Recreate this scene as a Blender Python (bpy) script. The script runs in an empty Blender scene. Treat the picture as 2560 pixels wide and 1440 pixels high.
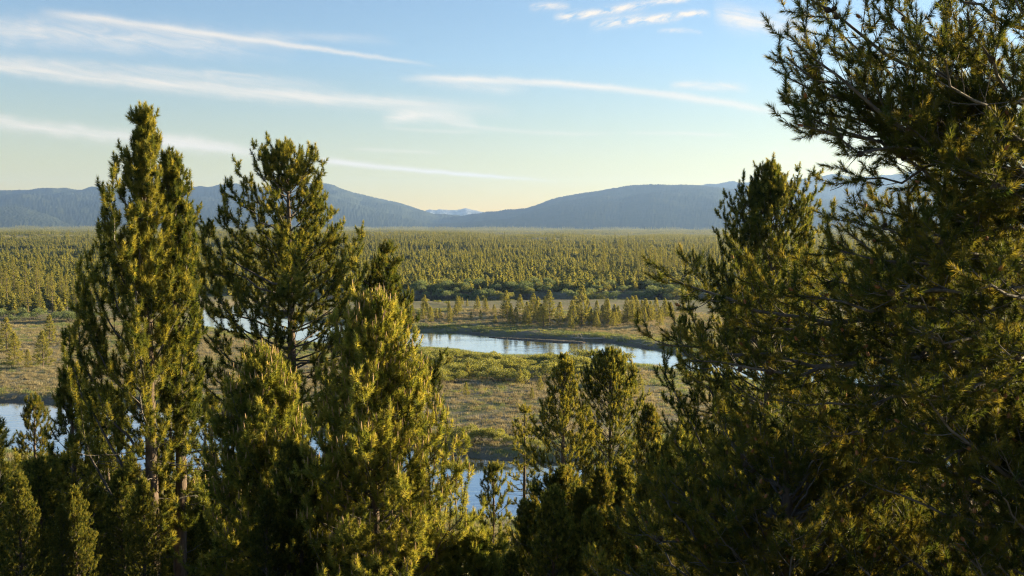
import bpy, math
import numpy as np
from math import radians, pi

S = bpy.context.scene
COL = S.collection
UP = np.array([0., 0., 1.])

# ------------------------------------------------------------------ camera
FOC, CX, CY, HZ, CAMZ = 2512.0, 1280.0, 720.0, 566.0, 30.0
PITCH = math.atan((CY - HZ) / FOC)


def ray(px, py):
    u, v = (px - CX) / FOC, (CY - py) / FOC
    return np.array([u, math.cos(PITCH) + v * math.sin(PITCH), -math.sin(PITCH) + v * math.cos(PITCH)])


def at(px, py, D):
    d = ray(px, py)
    d = d * (D / d[1])
    return np.array([d[0], d[1], d[2] + CAMZ])


def onplane(px, py, z=0.0):
    d = ray(px, py)
    k = (z - CAMZ) / d[2]
    return np.array([d[0] * k, d[1] * k])


cam = bpy.data.cameras.new('camera')
cam.sensor_width = 36
cam.lens = 36 * FOC / 2560
cam.clip_start = 0.1
cam.clip_end = 80000
co = bpy.data.objects.new('camera', cam)
COL.objects.link(co)
co.location = (0, 0, CAMZ)
co.rotation_euler = (pi / 2 - PITCH, 0, 0)
S.camera = co

# ------------------------------------------------------------------ mesh helpers


class MB:
    def __init__(self):
        self.v, self.f, self.m, self.t, self.n = [], [], [], [], 0

    def add(self, verts, faces, mat=0, tint=0.5):
        verts = np.asarray(verts, np.float32).reshape(-1, 3)
        faces = np.asarray(faces, np.int64)
        self.v.append(verts)
        self.f.append(faces + self.n)
        self.m.append(np.full(len(faces), mat, np.int32))
        t = np.empty(len(verts), np.float32)
        t[:] = tint
        self.t.append(t)
        self.n += len(verts)

    def mesh(self, name, mats, smooth=()):
        me = bpy.data.meshes.new(name)
        V = np.concatenate(self.v)
        me.vertices.add(len(V))
        me.vertices.foreach_set('co', V.ravel())
        tot = np.concatenate([np.full(len(f), f.shape[1], np.int32) for f in self.f])
        idx = np.concatenate([f.ravel() for f in self.f]).astype(np.int32)
        mi = np.concatenate(self.m)
        me.loops.add(len(idx))
        me.loops.foreach_set('vertex_index', idx)
        me.polygons.add(len(tot))
        st = np.zeros(len(tot), np.int32)
        st[1:] = np.cumsum(tot)[:-1]
        me.polygons.foreach_set('loop_start', st)
        me.polygons.foreach_set('material_index', mi)
        for m in mats:
            me.materials.append(m)
        a = me.attributes.new('tint', 'FLOAT', 'POINT')
        a.data.foreach_set('value', np.concatenate(self.t))
        me.update(calc_edges=True)
        if smooth:
            sm = np.isin(mi, np.array(smooth))
            me.polygons.foreach_set('use_smooth', sm)
        else:
            me.polygons.foreach_set('use_smooth', np.zeros(len(tot), bool))
        return me


def link(name, data, parent=None, loc=None, rz=0, sc=1):
    o = bpy.data.objects.new(name, data)
    COL.objects.link(o)
    if parent:
        o.parent = parent
    if loc is not None:
        o.location = [float(c) for c in loc]
    if rz:
        o.rotation_euler = (0, 0, float(rz))
    if np.ndim(sc) or sc != 1:
        o.scale = (sc, sc, sc) if np.isscalar(sc) else tuple(sc)
    return o


def tag(o, label=None, cat=None, group=None, kind=None):
    for k, v in (('label', label), ('category', cat), ('group', group), ('kind', kind)):
        if v:
            o[k] = v
    return o


def norm(a):
    return a / np.maximum(np.linalg.norm(a, axis=-1, keepdims=True), 1e-9)


def tubes(mb, P, R, k, mat=0, tint=0.5):
    """P (B,n,3) centre lines, R (B,n) radii."""
    B, n, _ = P.shape
    T = norm(np.gradient(P, axis=1))
    ref = np.where(np.abs(T[..., 2:3]) > 0.9, np.array([1., 0, 0]), UP)
    A = norm(np.cross(T, ref))
    C = np.cross(T, A)
    th = np.arange(k) * 2 * pi / k
    V = P[:, :, None, :] + R[:, :, None, None] * (A[:, :, None, :] * np.cos(th)[None, None, :, None] + C[:, :, None, :] * np.sin(th)[None, None, :, None])
    base = (np.arange(B) * n * k)[:, None, None]
    i = np.arange(n - 1)[None, :, None]
    j = np.arange(k)[None, None, :]
    j2 = (j + 1) % k
    F = np.stack([base + i * k + j, base + i * k + j2, base + (i + 1) * k + j2, base + (i + 1) * k + j], -1).reshape(-1, 4)
    mb.add(V, F, mat, tint)


def interp(P, idx, t):
    n = P.shape[1]
    f = np.clip(t, 0, 0.9999) * (n - 1)
    i = f.astype(int)
    a, b = P[idx, i], P[idx, i + 1]
    return a + (b - a) * (f - i)[:, None], norm(b - a)


def grow(rng, O, D, L, lift, n, wob=0.12):
    """curves from O along D of length L bending up by lift (radians at the tip)."""
    B = len(O)
    az = np.arctan2(D[:, 1], D[:, 0])
    el = np.arcsin(np.clip(D[:, 2], -1, 1))
    t = np.linspace(0, 1, n - 1)[None, :]
    E = el[:, None] + lift[:, None] * t ** 1.2 + rng.normal(0, wob, (B, n - 1)) * t
    E = np.minimum(E, 1.5)
    Z = az[:, None] + np.cumsum(rng.normal(0, wob * .6, (B, n - 1)), 1)
    d = np.stack([np.cos(E) * np.cos(Z), np.cos(E) * np.sin(Z), np.sin(E)], -1) * (L[:, None, None] / (n - 1))
    return np.concatenate([O[:, None, :], O[:, None, :] + np.cumsum(d, 1)], 1)


def laterals(rng, P, L, gap, ratio, t0, ang, uplift, lift, n, minlen=.1, maxlen=9.):
    m = np.maximum(2, (L * (1 - t0) / gap).astype(int))
    idx = np.repeat(np.arange(len(L)), m)
    k = np.concatenate([np.arange(c) for c in m])
    t = t0 + (1 - t0) * (k + rng.random(len(k))) / m[idx]
    t = np.clip(t, 0, .97)
    O, T = interp(P, idx, t)
    side = norm(np.cross(T, UP + 1e-3))
    roll = np.where(k % 2 == 0, 0., pi) + rng.normal(0, .55, len(k))
    nup = np.cross(side, T)
    q = side * np.cos(roll)[:, None] + nup * np.sin(roll)[:, None]
    a = rng.normal(ang, .18, len(k))
    D = T * np.cos(a)[:, None] + q * np.sin(a)[:, None]
    D = norm(D + UP * uplift)
    ll = np.clip(ratio * L[idx] * (1.05 - .8 * t) * rng.uniform(.6, 1.2, len(k)), minlen, maxlen)
    return grow(rng, O, D, ll, rng.normal(lift, .2, len(k)), n), ll


def shoots(rng, P, L, t0, seg):
    m = np.maximum(1, np.ceil(L * (1 - t0) / seg).astype(int))
    idx = np.repeat(np.arange(len(L)), m)
    k = np.concatenate([np.arange(c) for c in m])
    t = t0 + (1 - t0) * k / m[idx]
    O, T = interp(P, idx, t)
    ln = (L * (1 - t0) / m)[idx]
    end = k == m[idx] - 1
    return O, T, ln, end


def needles(mb, rng, O, T, ln, end, k, length, width, mat, spread=1.0, jit=.2):
    N = len(O)
    ref = np.where(np.abs(T[:, 2:3]) > .9, np.array([1., 0, 0]), UP)
    A = norm(np.cross(T, ref))
    C = np.cross(T, A)
    s = rng.random((N, k)) * 1.05
    s = np.where(end[:, None], s * 1.1, s)
    ph = rng.random((N, k)) * 2 * pi
    a = np.clip(rng.normal(spread, .22, (N, k)), .15, 1.5)
    a = np.where(end[:, None], a * np.clip(1.35 - s, .25, 1), a)
    l = length * rng.uniform(.7, 1.15, (N, k))
    R = A[:, None] * np.cos(ph)[..., None] + C[:, None] * np.sin(ph)[..., None]
    d = T[:, None] * np.cos(a)[..., None] + R * np.sin(a)[..., None]
    b = O[:, None] + T[:, None] * (s * ln[:, None])[..., None]
    w = np.cross(d, T[:, None]) if False else np.cross(d, norm(rng.normal(0, 1, (N, k, 3))))
    w = norm(w) * width * .5
    V = np.stack([b - w, b + w, b + d * l[..., None]], 2)
    F = np.arange(N * k * 3).reshape(-1, 3)
    tint = np.clip(.5 + rng.normal(0, jit, N), 0, 1)
    tint = np.clip(tint + np.where(end, .12, 0), 0, 1)
    mb.add(V, F, mat, np.repeat(tint, k * 3))


# ------------------------------------------------------------------ materials


def nm(name):
    m = bpy.data.materials.new(name)
    m.use_nodes = True
    nt = m.node_tree
    nt.nodes.clear()
    return m, nt, nt.nodes, nt.links


def ramp(nodes, pts):
    r = nodes.new('ShaderNodeValToRGB')
    e = r.color_ramp.elements
    while len(e) < len(pts):
        e.new(.5)
    for x, (p, c) in zip(e, pts):
        x.position = p
        x.color = (*c, 1)
    return r


def leaf_mat(name, cols, trans, tfac, rough=.55, spec=.25):
    m, nt, N, L = nm(name)
    out = N.new('ShaderNodeOutputMaterial')
    at_ = N.new('ShaderNodeAttribute')
    at_.attribute_name = 'tint'
    oi = N.new('ShaderNodeObjectInfo')
    ad = N.new('ShaderNodeMath')
    ad.operation = 'MULTIPLY_ADD'
    L.new(oi.outputs['Random'], ad.inputs[0])
    ad.inputs[1].default_value = .24
    sb = N.new('ShaderNodeMath')
    sb.operation = 'SUBTRACT'
    L.new(at_.outputs['Fac'], sb.inputs[0])
    sb.inputs[1].default_value = .12
    L.new(sb.outputs[0], ad.inputs[2])
    r = ramp(N, cols)
    L.new(ad.outputs[0], r.inputs[0])
    b = N.new('ShaderNodeBsdfPrincipled')
    b.inputs['Roughness'].default_value = rough
    b.inputs['Specular IOR Level'].default_value = spec
    L.new(r.outputs[0], b.inputs['Base Color'])
    t = N.new('ShaderNodeBsdfTranslucent')
    mx = N.new('ShaderNodeMix')
    mx.data_type = 'RGBA'
    mx.blend_type = 'MULTIPLY'
    mx.inputs[0].default_value = 1
    L.new(r.outputs[0], mx.inputs[6])
    mx.inputs[7].default_value = (*trans, 1)
    L.new(mx.outputs[2], t.inputs['Color'])
    ms = N.new('ShaderNodeMixShader')
    ms.inputs[0].default_value = tfac
    L.new(b.outputs[0], ms.inputs[1])
    L.new(t.outputs[0], ms.inputs[2])
    L.new(ms.outputs[0], out.inputs[0])
    return m


def bark_mat(name, c0, c1, scale=14):
    m, nt, N, L = nm(name)
    out = N.new('ShaderNodeOutputMaterial')
    b = N.new('ShaderNodeBsdfPrincipled')
    tc = N.new('ShaderNodeTexCoord')
    mp = N.new('ShaderNodeMapping')
    mp.inputs['Scale'].default_value = (1, 1, .3)
    n = N.new('ShaderNodeTexNoise')
    n.inputs['Scale'].default_value = scale
    n.inputs['Detail'].default_value = 5
    L.new(tc.outputs['Object'], mp.inputs[0])
    L.new(mp.outputs[0], n.inputs[0])
    r = ramp(N, [(.3, c0), (.7, c1)])
    L.new(n.outputs['Fac'], r.inputs[0])
    L.new(r.outputs[0], b.inputs['Base Color'])
    b.inputs['Roughness'].default_value = .9
    bp = N.new('ShaderNodeBump')
    bp.inputs['Strength'].default_value = .6
    bp.inputs['Distance'].default_value = .03
    L.new(n.outputs['Fac'], bp.inputs['Height'])
    L.new(bp.outputs[0], b.inputs['Normal'])
    L.new(b.outputs[0], out.inputs[0])
    return m


M = {}
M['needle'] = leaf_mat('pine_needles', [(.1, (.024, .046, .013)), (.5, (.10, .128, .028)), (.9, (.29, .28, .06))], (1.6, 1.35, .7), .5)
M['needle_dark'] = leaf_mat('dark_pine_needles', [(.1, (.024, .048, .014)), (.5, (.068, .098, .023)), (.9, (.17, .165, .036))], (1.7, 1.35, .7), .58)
M['needle_bright'] = leaf_mat('sunlit_pine_needles', [(.1, (.05, .08, .016)), (.5, (.185, .215, .044)), (.9, (.39, .37, .085))], (1.5, 1.3, .7), .5)  # brighter needle copy for the sunlit pines, sunlight put into the colour
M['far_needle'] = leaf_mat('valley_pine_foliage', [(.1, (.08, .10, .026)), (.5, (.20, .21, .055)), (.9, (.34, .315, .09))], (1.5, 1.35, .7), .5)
M['willow'] = leaf_mat('willow_leaves', [(.1, (.13, .15, .035)), (.5, (.23, .24, .06)), (.9, (.35, .335, .10))], (1.4, 1.3, .8), .4)
M['sage'] = leaf_mat('grey_willow_leaves', [(.1, (.09, .13, .05)), (.5, (.15, .19, .08)), (.9, (.21, .24, .10))], (1.3, 1.25, .8), .4)
M['drygrass'] = leaf_mat('dry_grass_blades', [(.1, (.17, .15, .07)), (.5, (.28, .24, .135)), (.9, (.38, .33, .20))], (1.2, 1.1, .9), .35)
M['bark'] = bark_mat('pine_bark', (.05, .035, .025), (.16, .115, .085))
M['barkgrey'] = bark_mat('grey_branch_bark', (.06, .055, .05), (.17, .15, .135))
M['deadwood'] = bark_mat('bleached_wood', (.22, .2, .17), (.42, .38, .33), 6)
M['cone'] = bark_mat('pine_cone_scales', (.05, .035, .022), (.12, .085, .055), 60)
M['candle'] = bark_mat('brown_candle_shoots', (.24, .15, .07), (.40, .27, .14), 40)
M['pollen'] = bark_mat('pollen_cone_scales', (.22, .085, .03), (.34, .15, .06), 80)

# ------------------------------------------------------------------ river outlines (world plane, water level z = 0)
polyA = [(470, 812), (478, 790), (500, 775), (540, 766), (600, 757), (680, 750), (760, 756), (700, 764), (650, 772), (640, 782),
         (720, 795), (800, 805), (900, 815), (1000, 827), (1040, 826), (1150, 832), (1240, 839), (1320, 843), (1400, 847), (1500, 853),
         (1560, 860), (1640, 874), (1700, 888), (1800, 902), (2000, 915), (2200, 925), (2420, 938), (2700, 962), (2900, 1000),
         (2950, 1060), (2800, 1120), (2500, 1135), (2072, 1140), (1700, 1152), (1450, 1158), (1300, 1152), (1200, 1146), (1110, 1133), (1000, 1115),
         (800, 1085), (500, 1032), (200, 1009), (0, 1004), (-300, 996), (-900, 985),
         (-900, 1075), (-300, 1100), (0, 1120), (280, 1170), (560, 1205), (800, 1245), (1127, 1288), (1300, 1300), (1700, 1295), (2072, 1265),
         (2600, 1235), (3200, 1170), (3400, 1060), (3200, 985), (2700, 935),
         (2420, 985), (2200, 972), (2000, 962), (1850, 948), (1720, 930), (1640, 914), (1560, 911), (1480, 901), (1400, 887),
         (1290, 891), (1240, 888), (1190, 880), (1130, 874), (1060, 869), (1000, 872), (900, 868), (800, 860), (690, 848), (560, 824)]
polyA = [p for p in polyA if p not in ((2700, 935),)]
polyC = [(600, 757), (700, 743), (860, 741), (1040, 742), (1300, 741), (1500, 741), (1650, 741), (2100, 741), (2700, 740), (2700, 749),
         (2100, 750), (1650, 752), (1500, 751), (1400, 751), (1240, 753), (1040, 756), (860, 757), (760, 757), (680, 766), (620, 775)]
bar = [(1195, 841.5), (1260, 844.5), (1330, 848.5), (1400, 851), (1450, 854), (1478, 857.5), (1440, 858.5), (1390, 857), (1330, 852.5), (1260, 848)]


def smooth_poly(pts, it=2):
    P = np.array([onplane(*p) for p in pts])
    for _ in range(it):
        Q = np.roll(P, -1, 0)
        P = np.stack([P * .75 + Q * .25, P * .25 + Q * .75], 1).reshape(-1, 2)
    return P


WA, WC, WB = smooth_poly(polyA), smooth_poly(polyC), smooth_poly(bar)


def sdpoly(poly, X, Y):
    """signed distance (negative inside) and the y of the nearest outline point."""
    X, Y = X.ravel(), Y.ravel()
    best = np.full(len(X), 1e18)
    ny = np.zeros(len(X))
    ins = np.zeros(len(X), bool)
    n = len(poly)
    for i in range(n):
        ax, ay = poly[i]
        bx, by = poly[(i + 1) % n]
        ex, ey = bx - ax, by - ay
        t = np.clip(((X - ax) * ex + (Y - ay) * ey) / (ex * ex + ey * ey + 1e-12), 0, 1)
        qx, qy = ax + t * ex, ay + t * ey
        d = (X - qx) ** 2 + (Y - qy) ** 2
        m = d < best
        best[m] = d[m]
        ny[m] = qy[m]
        c = ((ay > Y) != (by > Y))
        if ey != 0:
            ins ^= c & (X < ex * (Y - ay) / ey + ax)
    d = np.sqrt(best)
    return np.where(ins, -d, d), ny


_rg = np.random.default_rng(5)
_W = [(_rg.uniform(-1, 1, 2), _rg.uniform(0, 6.3)) for _ in range(40)]


def wav(X, Y, scale, k0=0, k=6):
    r = 0
    for i in range(k0, k0 + k):
        d, p = _W[i % 40]
        d = d / (np.hypot(*d) + .01) * (1 + .37 * (i % 5))
        r = r + np.sin((X * d[0] + Y * d[1]) / scale + p + 1.3 * np.sin((X * d[1] - Y * d[0]) / scale * .6 + p * 2))
    return r / k


sst = lambda a, b, x: (lambda t: t * t * (3 - 2 * t))(np.clip((x - a) / (b - a), 0, 1))
_toe = np.array([onplane(*p) for p in [(-300, 1100), (0, 1120), (280, 1170), (560, 1205), (800, 1245), (1127, 1288), (1300, 1300), (1700, 1295), (2072, 1265), (2600, 1235)]])


def height(X, Y, full=False):
    X = np.asarray(X, float)
    Y = np.asarray(Y, float)
    sh = X.shape
    X, Y = X.ravel(), Y.ravel()
    R = np.hypot(X, Y)
    near = (R < 1400) & (Y > 40)
    sd = np.full(len(X), 500.)
    ny = np.zeros(len(X))
    sb = np.full(len(X), 500.)
    if near.any():
        a, na = sdpoly(WA, X[near], Y[near])
        c, nc = sdpoly(WC, X[near], Y[near])
        m = c < a
        sd[near] = np.where(m, c, a)
        ny[near] = np.where(m, nc, na)
        sb[near] = sdpoly(WB, X[near], Y[near])[0]
    north = Y > ny
    far = Y > 380
    hb = np.where(north, np.where(far, 1.5, 1.15), .8) + .25 * wav(X, Y, 6, 33)
    bw = np.where(north, 3.6 + 1.5 * wav(X, Y, 9, 12), 7.)
    h = np.where(sd > 0, hb * sst(-.3, 1, sd / bw) + .35 * sst(5, 40, sd), -1.3 * sst(0, 4, -sd) - .05)
    h = h + sst(6, 30, sd) * (.45 * wav(X, Y, 24) + .8 * wav(X, Y, 90, 6))
    h = np.where(sb < 0, np.maximum(h, .1 + .25 * sst(0, 1.5, -sb)), h)
    # river terraces and low swells in the valley
    az = X / np.maximum(Y, 50)
    ter = (.6 + .4 * wav(az * 40, R / 900, 1, 12)) * 9 * sst(-18, 18, R - 1750 - 260 * wav(az * 9, az * 0, 1, 3, 4))
    ter = ter + 7 * sst(-15, 15, R - 1080 - 120 * wav(az * 8, az * 0 + 3, 1, 9, 4)) * sst(.15, -.3, az)
    ter = ter - 9 * sst(-200, 200, R - 2450) + 6 * sst(-30, 30, R - 3600 - 500 * wav(az * 6, az * 0, 1, 17, 4))
    dome = sst(450, 800, R) * (3.2 * wav(X * .6, Y, 30, 20) + 1.8 * wav(X * .7, Y, 14, 5)) + sst(500, 900, R) * 2.5 * wav(X, Y, 260, 20) + sst(900, 1600, R) * 3.5 * wav(X, Y, 420, 26)
    h = h + sst(600, 900, R) * (ter + dome)
    h = np.where(R > 5000, h - 8 * sst(5000, 9000, R), h)
    # bluff the viewer stands on
    toe = np.interp(X, _toe[:, 0], _toe[:, 1]) - 2.5
    c = Y + 1.2 * np.sin(X * .21) + .8 * np.sin(X * .47 + 1)
    t = np.clip((c - 3) / (toe - 3), 0, 1)
    bl = .9 + 27.5 * (1 - t) ** 1.5 + .35 * wav(X, Y, 5, 30) * sst(1, .85, t) * sst(0, .05, t)
    h = np.where((Y < toe), np.maximum(bl, .9), h)
    if full:
        return h.reshape(sh), sd.reshape(sh), R.reshape(sh)
    return h.reshape(sh)


def gz(x, y):
    return float(height(np.array([x]), np.array([y]))[0])


# ------------------------------------------------------------------ ground sheet
def build_ground():
    a1 = np.radians(np.concatenate([np.arange(-180, -44, 4.), np.arange(-44, 44.01, .22), np.arange(48, 180.1, 4.)]))
    r = [.02, 1.]
    while r[-1] < 14600:
        q = r[-1]
        if q < 80:
            st = 1.2
        elif q < 460:
            st = 1.15
        elif q < 900:
            st = 5
        elif q < 4200:
            st = max(12, q * .012)
        else:
            st = q * .05
        r.append(q + st)
    r = np.array(r)
    A, Rr = np.meshgrid(a1, r)
    X, Y = Rr * np.sin(A), Rr * np.cos(A)
    H, sd, R = height(X, Y, True)
    nr, na = A.shape
    V = np.stack([X, Y, H], -1).reshape(-1, 3)
    i = np.arange(nr - 1)[:, None] * na
    j = np.arange(na - 1)[None, :]
    F = np.stack([i + j, i + na + j, i + na + j + 1, i + j + 1], -1).reshape(-1, 4)
    mb = MB()
    mb.add(V, F)
    c = gz(0, 0.01)
    base = MB()
    me = mb.mesh('ground', [M['ground']], smooth=(0,))
    a = me.attributes.new('bank', 'FLOAT', 'POINT')
    a.data.foreach_set('value', np.clip((1 - sd / 2.6) * (.75 + .9 * wav(X, Y, 5, 21)), 0, 1).ravel().astype(np.float32))
    a = me.attributes.new('forest', 'FLOAT', 'POINT')
    fo = np.clip(sst(430, 470, R) + (Y < 95) * .8, 0, 1)
    a.data.foreach_set('value', fo.ravel().astype(np.float32))
    o = link('ground', me)
    tag(o, kind='structure')


def ground_material():
    m, nt, N, L = nm('meadow_ground')
    out = N.new('ShaderNodeOutputMaterial')
    b = N.new('ShaderNodeBsdfPrincipled')
    b.inputs['Roughness'].default_value = .95
    b.inputs['Specular IOR Level'].default_value = .1
    geo = N.new('ShaderNodeNewGeometry')

    def noise(scale, detail=4, sc=(1, 1, 1)):
        mp = N.new('ShaderNodeMapping')
        mp.inputs['Scale'].default_value = sc
        L.new(geo.outputs['Position'], mp.inputs[0])
        n = N.new('ShaderNodeTexNoise')
        n.inputs['Scale'].default_value = scale
        n.inputs['Detail'].default_value = detail
        n.inputs['Roughness'].default_value = .62
        L.new(mp.outputs[0], n.inputs[0])
        return n.outputs['Fac']

    def mix(f, a, c):
        x = N.new('ShaderNodeMix')
        x.data_type = 'RGBA'
        for v, s in ((f, 0), (a, 6), (c, 7)):
            if isinstance(v, tuple):
                x.inputs[s].default_value = (*v, 1)
            elif isinstance(v, float):
                x.inputs[s].default_value = v
            else:
                L.new(v, x.inputs[s])
        return x.outputs[2]

    big = ramp(N, [(.36, (0, 0, 0)), (.52, (1, 1, 1))])
    L.new(noise(.045, 5, (1, 2.2, 1)), big.inputs[0])
    sm = ramp(N, [(.38, (0, 0, 0)), (.62, (1, 1, 1))])
    L.new(noise(.35, 6, (1, 1.6, 1)), sm.inputs[0])
    fine = noise(2.2, 5)
    dry = mix(fine, (.16, .14, .075), (.33, .285, .165))
    grn = mix(fine, (.075, .10, .025), (.18, .19, .055))
    sag = mix(fine, (.13, .112, .078), (.27, .235, .175))
    g = mix(big.outputs[0], dry, grn)
    g = mix(sm.outputs[0], g, sag)
    fa = N.new('ShaderNodeAttribute')
    fa.attribute_name = 'forest'
    g = mix(fa.outputs['Fac'], g, mix(fine, (.09, .09, .03), (.22, .20, .08)))
    ba = N.new('ShaderNodeAttribute')
    ba.attribute_name = 'bank'
    g = mix(ba.outputs['Fac'], g, mix(fine, (.07, .06, .05), (.17, .145, .115)))
    L.new(g, b.inputs['Base Color'])
    bp = N.new('ShaderNodeBump')
    bp.inputs['Strength'].default_value = .8
    bp.inputs['Distance'].default_value = .25
    L.new(fine, bp.inputs['Height'])
    L.new(bp.outputs[0], b.inputs['Normal'])
    L.new(b.outputs[0], out.inputs[0])
    return m


M['ground'] = ground_material()
build_ground()


# ------------------------------------------------------------------ river water
def build_water():
    m, nt, N, L = nm('river_water')
    out = N.new('ShaderNodeOutputMaterial')
    b = N.new('ShaderNodeBsdfPrincipled')
    b.inputs['Base Color'].default_value = (.018, .024, .02, 1)
    b.inputs['Roughness'].default_value = .1
    b.inputs['IOR'].default_value = 2.0
    geo = N.new('ShaderNodeNewGeometry')
    mp = N.new('ShaderNodeMapping')
    mp.inputs['Scale'].default_value = (.55, 1.5, 1)
    mp.inputs['Rotation'].default_value = (0, 0, -.12)
    L.new(geo.outputs['Position'], mp.inputs[0])
    n1 = N.new('ShaderNodeTexNoise')
    n1.inputs['Scale'].default_value = .55
    n1.inputs['Detail'].default_value = 4
    L.new(mp.outputs[0], n1.inputs[0])
    n2 = N.new('ShaderNodeTexNoise')
    n2.inputs['Scale'].default_value = .07
    n2.inputs['Detail'].default_value = 3
    L.new(mp.outputs[0], n2.inputs[0])
    r = ramp(N, [(.4, (.12, .12, .12)), (.62, (1, 1, 1))])
    L.new(n2.outputs['Fac'], r.inputs[0])
    bp = N.new('ShaderNodeBump')
    bp.inputs['Distance'].default_value = .06
    L.new(r.outputs[0], bp.inputs['Strength'])
    L.new(n1.outputs['Fac'], bp.inputs['Height'])
    L.new(bp.outputs[0], b.inputs['Normal'])
    gl = N.new('ShaderNodeBsdfGlossy')
    gl.inputs['Roughness'].default_value = .07
    gl.inputs['Color'].default_value = (.97, .97, .97, 1)
    L.new(bp.outputs[0], gl.inputs['Normal'])
    lw = N.new('ShaderNodeLayerWeight')
    lw.inputs['Blend'].default_value = .5
    mr = N.new('ShaderNodeMapRange')
    L.new(lw.outputs['Facing'], mr.inputs[0])
    mr.inputs[1].default_value = .55
    mr.inputs[2].default_value = .93
    mr.inputs[3].default_value = .15
    mr.inputs[4].default_value = .95
    ms = N.new('ShaderNodeMixShader')
    L.new(mr.outputs[0], ms.inputs[0])
    L.new(b.outputs[0], ms.inputs[1])
    L.new(gl.outputs[0], ms.inputs[2])
    L.new(ms.outputs[0], out.inputs[0])
    mb = MB()
    xs = np.linspace(-420, 520, 48)
    ys = np.linspace(86, 520, 24)
    X, Y = np.meshgrid(xs, ys)
    V = np.stack([X, Y, 0 * X], -1)
    i = np.arange(23)[:, None] * 48
    j = np.arange(47)[None]
    mb.add(V, np.stack([i + j, i + j + 1, i + 49 + j, i + 48 + j], -1).reshape(-1, 4))
    tag(link('river_water', mb.mesh('river_water', [m], smooth=(0,))), kind='structure')


build_water()


# ------------------------------------------------------------------ mountains
def hill_material(name, c0, c1, scale, snow=None):
    m, nt, N, L = nm(name)
    out = N.new('ShaderNodeOutputMaterial')
    b = N.new('ShaderNodeBsdfPrincipled')
    b.inputs['Roughness'].default_value = 1
    b.inputs['Specular IOR Level'].default_value = 0
    geo = N.new('ShaderNodeNewGeometry')
    n = N.new('ShaderNodeTexNoise')
    n.inputs['Scale'].default_value = scale
    n.inputs['Detail'].default_value = 8
    n.inputs['Roughness'].default_value = .7
    L.new(geo.outputs['Position'], n.inputs[0])
    r = ramp(N, [(.35, c0), (.65, c1)])
    L.new(n.outputs['Fac'], r.inputs[0])
    col = r.outputs[0]
    if snow:
        sx = N.new('ShaderNodeSeparateXYZ')
        L.new(geo.outputs['Position'], sx.inputs[0])
        ma = N.new('ShaderNodeMath')
        ma.operation = 'MULTIPLY_ADD'
        L.new(n.outputs['Fac'], ma.inputs[0])
        ma.inputs[1].default_value = 500
        L.new(sx.outputs['Z'], ma.inputs[2])
        mr = N.new('ShaderNodeMapRange')
        L.new(ma.outputs[0], mr.inputs[0])
        mr.inputs[1].default_value = snow
        mr.inputs[2].default_value = snow + 60
        mx = N.new('ShaderNodeMix')
        mx.data_type = 'RGBA'
        L.new(mr.outputs[0], mx.inputs[0])
        L.new(col, mx.inputs[6])
        mx.inputs[7].default_value = (.20, .22, .26, 1)
        col = mx.outputs[2]
    L.new(col, b.inputs['Base Color'])
    bp = N.new('ShaderNodeBump')
    bp.inputs['Strength'].default_value = .5
    bp.inputs['Distance'].default_value = 5
    L.new(n.outputs['Fac'], bp.inputs['Height'])
    L.new(bp.outputs[0], b.inputs['Normal'])
    L.new(b.outputs[0], out.inputs[0])
    return m


def ridge(name, sky, R, front, back, seed, mat, fuzz=7, rav=.16, daz=.045):
    """a range whose crest stands at distance R and follows the skyline sky; slopes fall over front / back metres."""
    sky = np.array(sky, float)
    azs = np.arctan((sky[:, 0] - CX) / FOC)
    rr = [ray(x, y) for x, y in sky]
    hs = np.array([CAMZ + d[2] / math.hypot(d[0], d[1]) * R for d in rr])
    az = np.arange(azs[0], azs[-1], radians(daz))
    Hc = np.interp(az, azs, hs)
    k = 9
    pad = np.pad(Hc, k // 2, mode='edge')
    Hc = np.convolve(pad, np.ones(k) / k, 'valid')
    rng = np.random.default_rng(seed)
    s = np.concatenate([np.linspace(-1, 0, 46), np.linspace(.03, 1, 12)])
    rad = np.where(s < 0, R + s * front, R + s * back)
    A, Sg = np.meshgrid(az, s)
    RR = np.repeat(rad[:, None], len(az), 1)
    X, Y = RR * np.sin(A), RR * np.cos(A)
    prof = np.where(Sg < 0, 1 - np.abs(Sg) ** 1.35, 1 - np.abs(Sg) ** 1.2)
    prof = np.clip(prof, 0, 1)
    rv = (wav(X, Y, 420, seed) * .5 + wav(X, Y, 170, seed + 7) * .32 + wav(X, Y, 70, seed + 13) * .18)
    dep = sst(0, .16, np.abs(Sg)) * prof
    Z = Hc[None] * prof + rv * Hc.max() * rav * dep * 1.6
    Z = Z + np.where(prof > .05, rng.random(A.shape) * fuzz, 0)
    Z = np.where(np.abs(Sg) > .985, -25, Z)
    nr, na = A.shape
    i = np.arange(nr - 1)[:, None] * na
    j = np.arange(na - 1)[None]
    mb = MB()
    mb.add(np.stack([X, Y, Z], -1), np.stack([i + j, i + na + j, i + na + j + 1, i + j + 1], -1).reshape(-1, 4))
    tag(link(name, mb.mesh(name, [mat], smooth=(0,))), kind='structure')


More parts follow.
